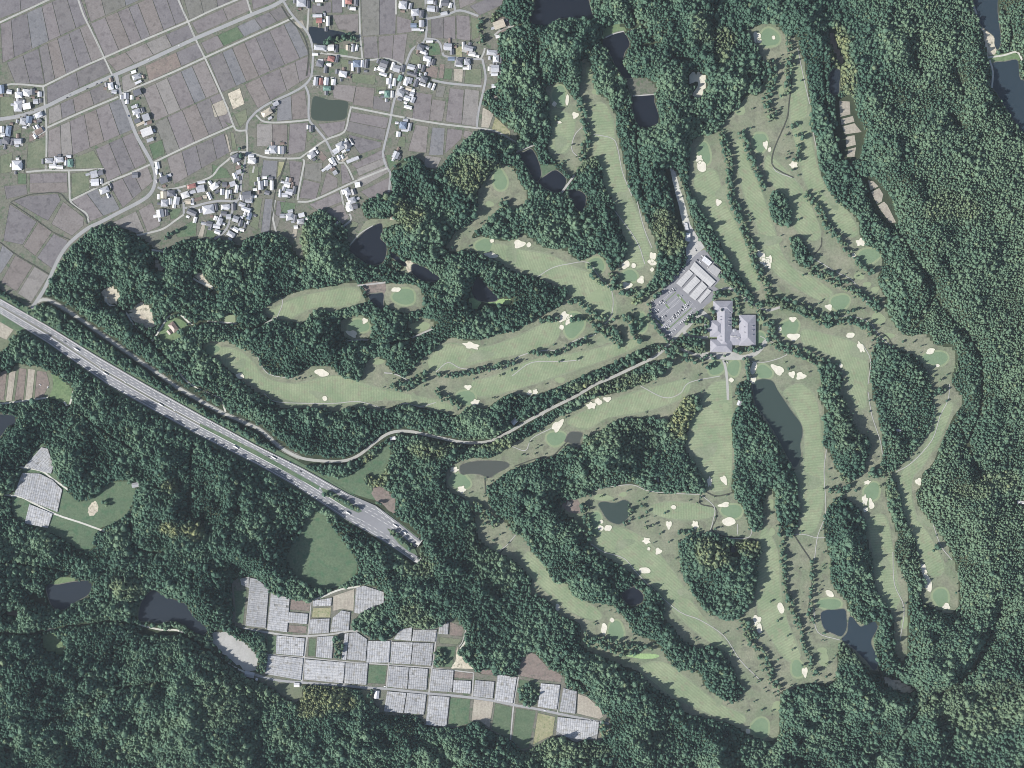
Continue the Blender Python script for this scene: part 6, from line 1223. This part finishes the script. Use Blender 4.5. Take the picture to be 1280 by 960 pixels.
for q_ in GUL:
    P = smooth_line(q_, 3)
    for a, c in zip(P[:-1], P[1:]):
        Lf, Rt = strip_px([a, c], 3.0); paint([Lf[0], Lf[1], Rt[1], Rt[0]], 1.0, gm)
solid = (dens > .5).astype(np.float32)
m1, m2 = blur(solid, 6), blur(solid, 22)
t1 = np.clip((m1 - .66) * 3, 0, 1); t2 = np.clip((m2 - .52) * 2.1, 0, 1)
big = field_noise(190, 1); rid = 1 - np.abs(field_noise(95, 2, 2.4)) * 1.2; sm = field_noise(34, 3)
east_g = np.clip((np.arange(X0, X1)[None, :] - 1060 + np.clip(np.arange(Y0, Y1)[:, None] - 250, 0, 250) * -.45) / 90, 0, 1) * np.ones((Hh, 1))
H = t1 * (5 + t2 * (16 + (15 * big + 12 * rid) * (1 - .62 * east_g)) + t1 * 4.0 * sm * (1 - .5 * east_g))
gv = np.clip(blur(gm, 7) * 4.5, 0, 1); H = H * (1 - .75 * gv)
H = np.maximum(H, 0) * (solid > 0)
dens = np.where((gm > .5), np.minimum(dens, .25 * (rng.random(dens.shape) < .5)), dens).astype(np.float32)
H = np.where(t1 > 0, H, 0).astype(np.float32); H = blur(H, 2) * np.clip(m1 * 1.0, 0, 1) * (t1 > 0)
def samp(a, px, py):
    ix = np.clip(px - X0 - .5, 0, W - 1.001); iy = np.clip(py - Y0 - .5, 0, Hh - 1.001)
    x0 = ix.astype(int); y0 = iy.astype(int); fx = ix - x0; fy = iy - y0
    return a[y0, x0] * (1 - fx) * (1 - fy) + a[y0, x0 + 1] * fx * (1 - fy) + a[y0 + 1, x0] * (1 - fx) * fy + a[y0 + 1, x0 + 1] * fx * fy
gx = np.concatenate([[-30000, -9000, -2500, -700], np.arange(X0, X1, 4.0), [2000, 4000, 11000, 32000]])
gy = np.concatenate([[-30000, -9000, -2500, -700], np.arange(Y0, Y1, 4.0), [1700, 4000, 11000, 32000]])
GX, GY = np.meshgrid(gx, gy); GZ = samp(H, GX, GY); GZ[:5] = 0; GZ[-5:] = 0; GZ[:, :5] = 0; GZ[:, -5:] = 0
V = np.stack([X(GX), Y(GY), GZ], -1).reshape(-1, 3); nx, ny = len(gx), len(gy)
idx = np.arange(nx * ny).reshape(ny, nx); F = np.stack([idx[1:, :-1], idx[1:, 1:], idx[:-1, 1:], idx[:-1, :-1]], -1).reshape(-1, 4)
me = bpy.data.meshes.new('ground'); me.vertices.add(len(V)); me.vertices.foreach_set('co', V.astype(np.float32).ravel()); me.loops.add(F.size); me.loops.foreach_set('vertex_index', F.ravel().astype(np.int32))
me.polygons.add(len(F)); me.polygons.foreach_set('loop_start', np.arange(0, F.size, 4, dtype=np.int32)); me.polygons.foreach_set('use_smooth', np.ones(len(F), bool)); me.update(); me.validate()
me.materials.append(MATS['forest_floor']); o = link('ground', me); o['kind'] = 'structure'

# ---- tree shapes: trunk, lumpy crown core and leaf clumps standing off it
import bmesh
def tree_mesh(name, seed, conic=0.0, clumps=30):
    r = random.Random(seed); bm = bmesh.new(); bmesh.ops.create_icosphere(bm, subdivisions=2, radius=1.0)
    ph = [Vector((r.uniform(-1, 1), r.uniform(-1, 1), r.uniform(-.3, 1))).normalized() for _ in range(7)]; am = [r.uniform(.12, .34) for _ in ph]
    for v in bm.verts:
        d = v.co.normalized(); k = .72 + sum(a * max(0, d.dot(p)) ** 6 for a, p in zip(am, ph)) + r.uniform(-.06, .06)
        v.co = d * k
        if conic: v.co.x *= 1 - conic * max(0, d.z); v.co.y *= 1 - conic * max(0, d.z)
    b = MB(); vs = [v.co.copy() for v in bm.verts]
    cz = 1.75; sz = 1.0 + conic * .6
    for f in bm.faces: b.face([(v.co.x, v.co.y, v.co.z * sz + cz) for v in f.verts], 'foliage')
    bm.free()
    for _ in range(clumps):
        p = r.choice(vs) * r.uniform(.92, 1.22); s_ = r.uniform(.12, .24); n = Vector((r.gauss(0, 1), r.gauss(0, 1), r.gauss(.6, 1))).normalized(); u = n.orthogonal().normalized(); w_ = n.cross(u)
        c = Vector((p.x, p.y, p.z * sz + cz)); pts = []
        for k in range(4):
            a = k * math.pi / 2 + r.uniform(-.4, .4); pts.append(c + (u * math.cos(a) + w_ * math.sin(a)) * s_ * r.uniform(.7, 1.2))
        b.face([tuple(q) for q in pts], 'foliage')
    for k in range(5):
        a0, a1 = 2 * math.pi * k / 5, 2 * math.pi * (k + 1) / 5
        b.face([(.13 * math.cos(a0), .13 * math.sin(a0), -.2), (.13 * math.cos(a1), .13 * math.sin(a1), -.2), (.06 * math.cos(a1), .06 * math.sin(a1), 1.5), (.06 * math.cos(a0), .06 * math.sin(a0), 1.5)], 'bark')
    for k in range(3):
        a = 2 * math.pi * k / 3 + r.uniform(-.4, .4); d = Vector((math.cos(a), math.sin(a), 0)); e = Vector((-d.y, d.x, 0)) * .035
        p0, p1 = Vector((0, 0, .8)), d * .55 + Vector((0, 0, 1.5)); b.face([tuple(p0 - e), tuple(p0 + e), tuple(p1 + e * .4), tuple(p1 - e * .4)], 'bark')
    me = b.mesh(name); return me
TREES = [tree_mesh('tree_shape', 11), tree_mesh('tree_shape', 22), tree_mesh('tree_shape', 33, .25), tree_mesh('tree_shape', 44, .45), tree_mesh('tree_shape', 55)]

# ---- scatter points
for (cx, cy, rx, ry, v) in YELLOW:
    r_ = raster(ellipse(cx, cy, rx, ry, 0, wob=.2, seed=int(cx)))
    if r_: a = yel[r_[0]]; a[r_[1]] = np.maximum(a[r_[1]], v)
yel = blur(yel, 2)
stand = field_noise(60, 9); gapn = field_noise(14, 10)
TN = None; stepm = 4.0; px = np.arange(X0 + 2, X1 - 2, stepm / S); py = np.arange(Y0 + 2, Y1 - 2, stepm / S * .87)
PX, PY = np.meshgrid(px, py); PX = PX + (np.arange(len(py)) % 2)[:, None] * stepm / S / 2
PX = (PX + rng.uniform(-.9, .9, PX.shape)).ravel(); PY = (PY + rng.uniform(-.9, .9, PY.shape)).ravel()
D = samp(dens, PX, PY); keep = (D > .5) & (rng.random(len(PX)) < .96); PX, PY = PX[keep], PY[keep]
db = samp(blur(dens, 3), PX, PY) + .17 * samp(field_noise(9, 41), PX, PY); k3 = db > .50; PX, PY = PX[k3], PY[k3]
# rare gaps along random gullies
g = samp(gapn, PX, PY); k2 = (g > -2.1) | (rng.random(len(PX)) < .45); PX, PY = PX[k2], PY[k2]
ST = samp(stand, PX, PY); east = np.clip((PX - 1060) / 90, 0, 1) * np.clip((900 - PY) / 200, 0, 1)
TN = .0 + .04 * east + .15 * samp(stand, PX, PY) * (1 - .4 * east) + .12 * samp(field_noise(170, 31), PX, PY) + .24 * east + rng.normal(0, .05, len(PX)) + .1 * np.clip((PY - 820) / 100, 0, 1)
sizes = (3.15 - .8 * east) * np.clip(1 + .14 * ST + rng.normal(0, .22, len(PX)), .55, 1.75)
big_ = rng.random(len(PX)) < .08; sizes[big_] *= 1.5
HZ = samp(H, PX, PY) - .4
YL = np.clip(samp(yel, PX, PY) * rng.uniform(.5, 1.3, len(PX)) + (rng.random(len(PX)) < .02) * .35, 0, 1)
VAR = rng.integers(0, 5, len(PX)); con = samp(field_noise(80, 21), PX, PY); VAR = np.where((con > .7) & (rng.random(len(PX)) < .8), rng.integers(2, 4, len(PX)), VAR)
SX = sizes * rng.uniform(.88, 1.15, len(PX)); SZ = sizes * rng.uniform(1.0, 1.5, len(PX))

def forest_nodes():
    ng = bpy.data.node_groups.new('canopy', 'GeometryNodeTree'); ng.interface.new_socket('Geometry', in_out='INPUT', socket_type='NodeSocketGeometry'); ng.interface.new_socket('Geometry', in_out='OUTPUT', socket_type='NodeSocketGeometry')
    N, L = ng.nodes, ng.links; gi = N.new('NodeGroupInput'); go = N.new('NodeGroupOutput')
    m2p = N.new('GeometryNodeMeshToPoints'); iop = N.new('GeometryNodeInstanceOnPoints'); gti = N.new('GeometryNodeGeometryToInstance')
    for o in PROTO:
        oi = N.new('GeometryNodeObjectInfo'); oi.inputs['Object'].default_value = o; oi.inputs['As Instance'].default_value = True; oi.transform_space = 'ORIGINAL'
        L.new(oi.outputs['Geometry'], gti.inputs[0])
    # joined instances -> one list to pick from
    jn = N.new('GeometryNodeJoinGeometry'); N.remove(gti)
    for o in reversed([n for n in N if n.bl_idname == 'GeometryNodeObjectInfo']): L.new(o.outputs['Geometry'], jn.inputs[0])
    def attr(nm, ty):
        a = N.new('GeometryNodeInputNamedAttribute'); a.data_type = ty; a.inputs['Name'].default_value = nm; return a
    L.new(gi.outputs[0], m2p.inputs['Mesh']); L.new(m2p.outputs[0], iop.inputs['Points']); L.new(jn.outputs[0], iop.inputs['Instance'])
    iop.inputs['Pick Instance'].default_value = True
    L.new(attr('variant', 'INT').outputs[0], iop.inputs['Instance Index'])
    L.new(attr('size', 'FLOAT_VECTOR').outputs[0], iop.inputs['Scale'])
    L.new(attr('turn', 'FLOAT_VECTOR').outputs[0], iop.inputs['Rotation'])
    L.new(iop.outputs[0], go.inputs[0]); return ng
def stand_object(name, idx, px, py, z, sx, sz, yl, var, label, cat, ng, tone=None):
    n = len(idx); me = bpy.data.meshes.new(name); co = np.stack([X(px[idx]), Y(py[idx]), z[idx]], -1).astype(np.float32)
    me.vertices.add(n); me.vertices.foreach_set('co', co.ravel())
    def add(nm, ty, data, key):
        a = me.attributes.new(nm, ty, 'POINT'); a.data.foreach_set(key, data)
    add('variant', 'INT', var[idx].astype(np.int32), 'value'); add('tint', 'FLOAT', yl[idx].astype(np.float32), 'value')
    add('tone', 'FLOAT', (tone[idx] if tone is not None else np.full(n, .06)).astype(np.float32), 'value')
    add('size', 'FLOAT_VECTOR', np.stack([sx[idx], sx[idx] * rng.uniform(.85, 1.1, n), sz[idx]], -1).astype(np.float32).ravel(), 'vector')
    add('turn', 'FLOAT_VECTOR', np.stack([rng.uniform(-.08, .08, n), rng.uniform(-.08, .08, n), rng.uniform(0, 6.28, n)], -1).astype(np.float32).ravel(), 'vector')
    me.update(); o = link(name, me); md = o.modifiers.new('canopy', 'NODES'); md.node_group = ng; tag(o, label, cat, kind='stuff'); return o

# ---- trees of the golf course: rows and belts
belt = []
for (P, ww, dn, where) in BELTS:
    if dn <= 0: continue
    Q = [Vector(p) for p in smooth_line(P, 4)]; r = random.Random(int(P[0][0] * 13 + P[0][1])); s0 = 0
    for a, c in zip(Q[:-1], Q[1:]):
        ln = (c - a).length; n = ln * ww / 6.0 * dn; k = int(n) + (r.random() < n - int(n)); d = (c - a) / max(ln, 1e-6); nn = Vector((-d.y, d.x))
        for _ in range(k):
            t = r.random(); p = a + (c - a) * t + nn * r.uniform(-ww / 2, ww / 2); s_ = max(1.3, r.gauss(3.2, 1.05))
            belt.append([p.x, p.y, s_, where, s0 + t * ln, r.random()])
        s0 += ln
# loose trees over the rough between the holes, and garden trees in the villages
r = random.Random(5)
LOOSE = [(992,80),(1000,100),(975,120),(970,140),(982,170),(996,196),(968,150),(1000,188),(990,212),(1024,240),(997,275),(1004,345),(1035,345),(1005,472),(985,462),(1010,465),(1028,395),(765,250),(830,640),(832,658),(805,658),(817,656),(799,646),(825,668),(835,676),(612,648),(603,655),(597,662),(616,660),(625,667),(590,648),(608,640),(640,462),(625,470),(571,466),(596,464),(510,480),(530,482),(545,490),(570,500),(700,452),(722,448),(735,430),(708,432),(860,395),(842,425),(893,455),(880,446),(905,444),(964,752),(972,775),(984,795),(990,812),(1002,832),(940,800),(948,820),(953,838),(1032,830),(1048,806),(1060,600),(1068,612),(1040,600),(1028,612),(1046,608),(1098,608),(1166,688),(1170,684),(1162,505),(1175,475),(1168,470),(790,800),(770,812),(753,806),(800,812),(812,806),(731,790),(736,806),(790,816)]
for (x, y) in LOOSE: belt.append([x + r.uniform(-1, 1), y + r.uniform(-1, 1), r.uniform(2.6, 4.2), 'standing alone on the rough', x, r.random()])
GR = np.zeros((Hh, W), np.float32); paint(smooth(G_MID, 3), 1, GR); paint(smooth(G_EAST, 3), 1, GR)
for k_, P in FW: paint(P, 0, GR)
for k_, P in WATER: paint(smooth(P, 3), 0, GR)
for (cx, cy, rx, ry) in GREENS: paint(ellipse(cx, cy, rx + 4, ry + 4), 0, GR)
for q_ in BK: paint(ellipse(q_[0], q_[1], q_[2] + 3, q_[3] + 3), 0, GR)
GR = blur(GR, 2); nz_ = field_noise(16, 77); sprinkle = []
for _ in range(60000):
    x, y = r.uniform(255, 1205), r.uniform(35, 930)
    g_ = float(GR[int(y) - Y0, int(x) - X0]); d_ = float(dens[int(y) - Y0, int(x) - X0])
    if g_ > .80 and d_ < .5 and nz_[int(y) - Y0, int(x) - X0] > .75 and r.random() < .30: sprinkle.append([x, y, max(.9, r.gauss(1.9, .6)), 'sprinkle', 0, r.random()])
garden = []
for (x, y, ww, dd, rot, rf) in HS:
    if r.random() < .85:
        for _ in range(r.choice((1, 2, 3))):
            a = r.uniform(0, 6.28); garden.append([x + math.cos(a) * (ww / 2 + 1.6), y + math.sin(a) * (dd / 2 + 1.4), r.uniform(.9, 1.9), 'garden', 0, r.random()])
def blocked(x, y):
    for q in HS:
        if abs(q[0] - x) < q[2] / 2 + .2 and abs(q[1] - y) < q[3] / 2 + .2: return True
    return False
sprinkle = [p for p in sprinkle if not (808 < p[0] < 960 and 315 < p[1] < 452)]
garden = [g_ for g_ in garden if not blocked(g_[0], g_[1])]
# keep belt trees off buildings, cars, bunkers
def bad(p):
    x, y = p[0], p[1]
    if 886 < x < 916 and 377 < y < 440 and not (880 < x < 893 and 384 < y < 400): return True
    if 922 < x < 945 and 393 < y < 433: return True
    for q in BK:
        if abs(q[0] - x) < q[2] + .5 and abs(q[1] - y) < q[3] + .5: return True
    rr = Vector((x, y)) - Vector((824., 403.)); u, v = rr.dot(ax), rr.dot(ay)
    if 2 < u < 60 and -17 < v < 17 and y < 425 and 'island' not in p[3] and 'rim' not in p[3]: return True
    return False
belt = [p for p in belt if not bad(p)]
belt.sort(key=lambda p: -p[2]); solo, rest = belt[:290], belt[290:] + sprinkle
byw = {}
for p in solo: byw.setdefault(p[3], []).append(p)
PROTO = []
first = {}
for where, L in byw.items():
    dx = max(p[0] for p in L) - min(p[0] for p in L); dy = max(p[1] for p in L) - min(p[1] for p in L)
    q = 0 if dx > dy else 1; L.sort(key=lambda p: p[q]); side = 'left' if q == 0 else 'top'
    for k, p in enumerate(L):
        v = int(p[5] * 5); z = float(samp(H, np.array([p[0]]), np.array([p[1]]))[0]) - .2; s_ = p[2]
        o = link('golf_course_tree', TREES[v], None, (X(p[0]), Y(p[1]), z), p[5] * 40); o.scale = (s_, s_ * (.9 + .2 * ((p[5] * 7) % 1)), s_ * (1 + .35 * ((p[5] * 13) % 1)))
        lab = '%s tree %s' % ('broad' if s_ > 4.1 else 'round', where)
        if len(L) > 1: lab += ', %sfrom %s' % (nth(k) if k else 'first ', side)
        tag(o, lab, 'tree', 'trees in the rows and belts of the golf course')
        if v not in first: first[v] = o
for v in range(5): PROTO.append(first[v])
ng = forest_nodes()
# object scale of the prototypes does not matter: ORIGINAL space hands over the bare mesh
arr = lambda L, k: np.array([p[k] for p in L], float)
for L, nm, lab in ((rest, 'golf_course_shrubbery', 'small bushes and young trees filling the belts between the golf holes'), (garden, 'garden_shrubbery', 'small garden trees and clipped shrubs between the village houses')):
    x_, y_ = arr(L, 0), arr(L, 1); s_ = arr(L, 2); z_ = samp(H, x_, y_) - .2; q = arr(L, 5)
    stand_object(nm, np.arange(len(L)), x_, y_, z_, s_, s_ * (1 + .3 * ((q * 13) % 1)), np.clip(q - .55, 0, .5), (q * 5).astype(int), lab, 'shrubs', ng)
SEED = [((1190,250),'mountain_forest','dense blue green forest on the mountainside east of the golf course'),((1180,860),'mountain_forest','dense forest in the lower right corner beyond the twin ponds'),((860,90),'hill_forest','forest on the northern hill above the clubhouse around the sand pit'),
 ((660,110),'hill_forest','forest north west of the long northern fairway'),((540,250),'hill_forest','forest on the hill between the village and the crooked fairway'),((740,260),'hill_forest','dark wood left of the long northern fairway'),((640,380),'hill_forest','wood wedge between the two left central fairways'),
 ((400,330),'hill_forest','forest around the ponds south of the villages'),((180,340),'hill_forest','forest on the rounded western hill with sand pits'),((350,440),'hill_forest','wood between the small western holes and the long western fairway'),((450,540),'hill_forest','forest belt between the western fairway and the access road'),
 ((250,480),'roadside_forest','narrow woods between the expressway and its side road'),((530,640),'hill_forest','forest over the tunnel mouths'),((200,620),'lowland_forest','broad forest south west of the expressway'),((200,880),'lowland_forest','dark forest along the bottom left of the photograph'),
 ((650,800),'lowland_forest','long forest belt between the net houses and the southern fairways'),((780,570),'hill_forest','large wood in the centre of the southern holes'),((720,690),'hill_forest','long wood running down between two southern fairways'),((900,720),'hill_forest','triangular wood in the southern part of the course'),
 ((960,600),'hill_forest','wooded strip on the left shore of the long lake'),((1050,540),'hill_forest','narrow wood right of the long lake'),((1130,510),'hill_forest','wooded knoll on the east side of the course'),((1060,690),'hill_forest','narrow wood above the twin ponds'),((880,290),'hill_forest','hedge like wood along the service road to the clubhouse'),((820,180),'hill_forest','narrow wooded ridge north of the car park')]
sxy = np.array([s_[0] for s_ in SEED], float); own = np.argmin((PX[:, None] - sxy[None, :, 0]) ** 2 + (PY[:, None] - sxy[None, :, 1]) ** 2, axis=1)
for k, (_, nm, lab) in enumerate(SEED):
    idx = np.where(own == k)[0]
    if len(idx): stand_object(nm, idx, PX, PY, HZ, SX, SZ, YL, VAR, lab, 'forest', ng, TN)
print('forest trees', len(PX), 'solo', len(solo), 'rest', len(rest), 'Hmax', float(H.max()))

# ---------------------------------------------------------------- air between the aircraft and the ground
hz = bpy.data.materials.new('air'); hz.use_nodes = True; t = hz.node_tree; t.nodes.remove(t.nodes['Principled BSDF'])
pv = t.nodes.new('ShaderNodeVolumePrincipled'); pv.inputs['Color'].default_value = (.78, .88, 1.0, 1); pv.inputs['Density'].default_value = 0.8e-5; pv.inputs['Anisotropy'].default_value = .0
t.links.new(pv.outputs[0], t.nodes['Material Output'].inputs['Volume']); MATS['air'] = hz
b = MB(); b.box(-36000, -36000, -12, 36000, 36000, ALT + 60, 'air', bottom=True); o = b.build('haze'); o['kind'] = 'stuff'; tag(o, 'thin pale blue haze over the whole landscape', 'haze')
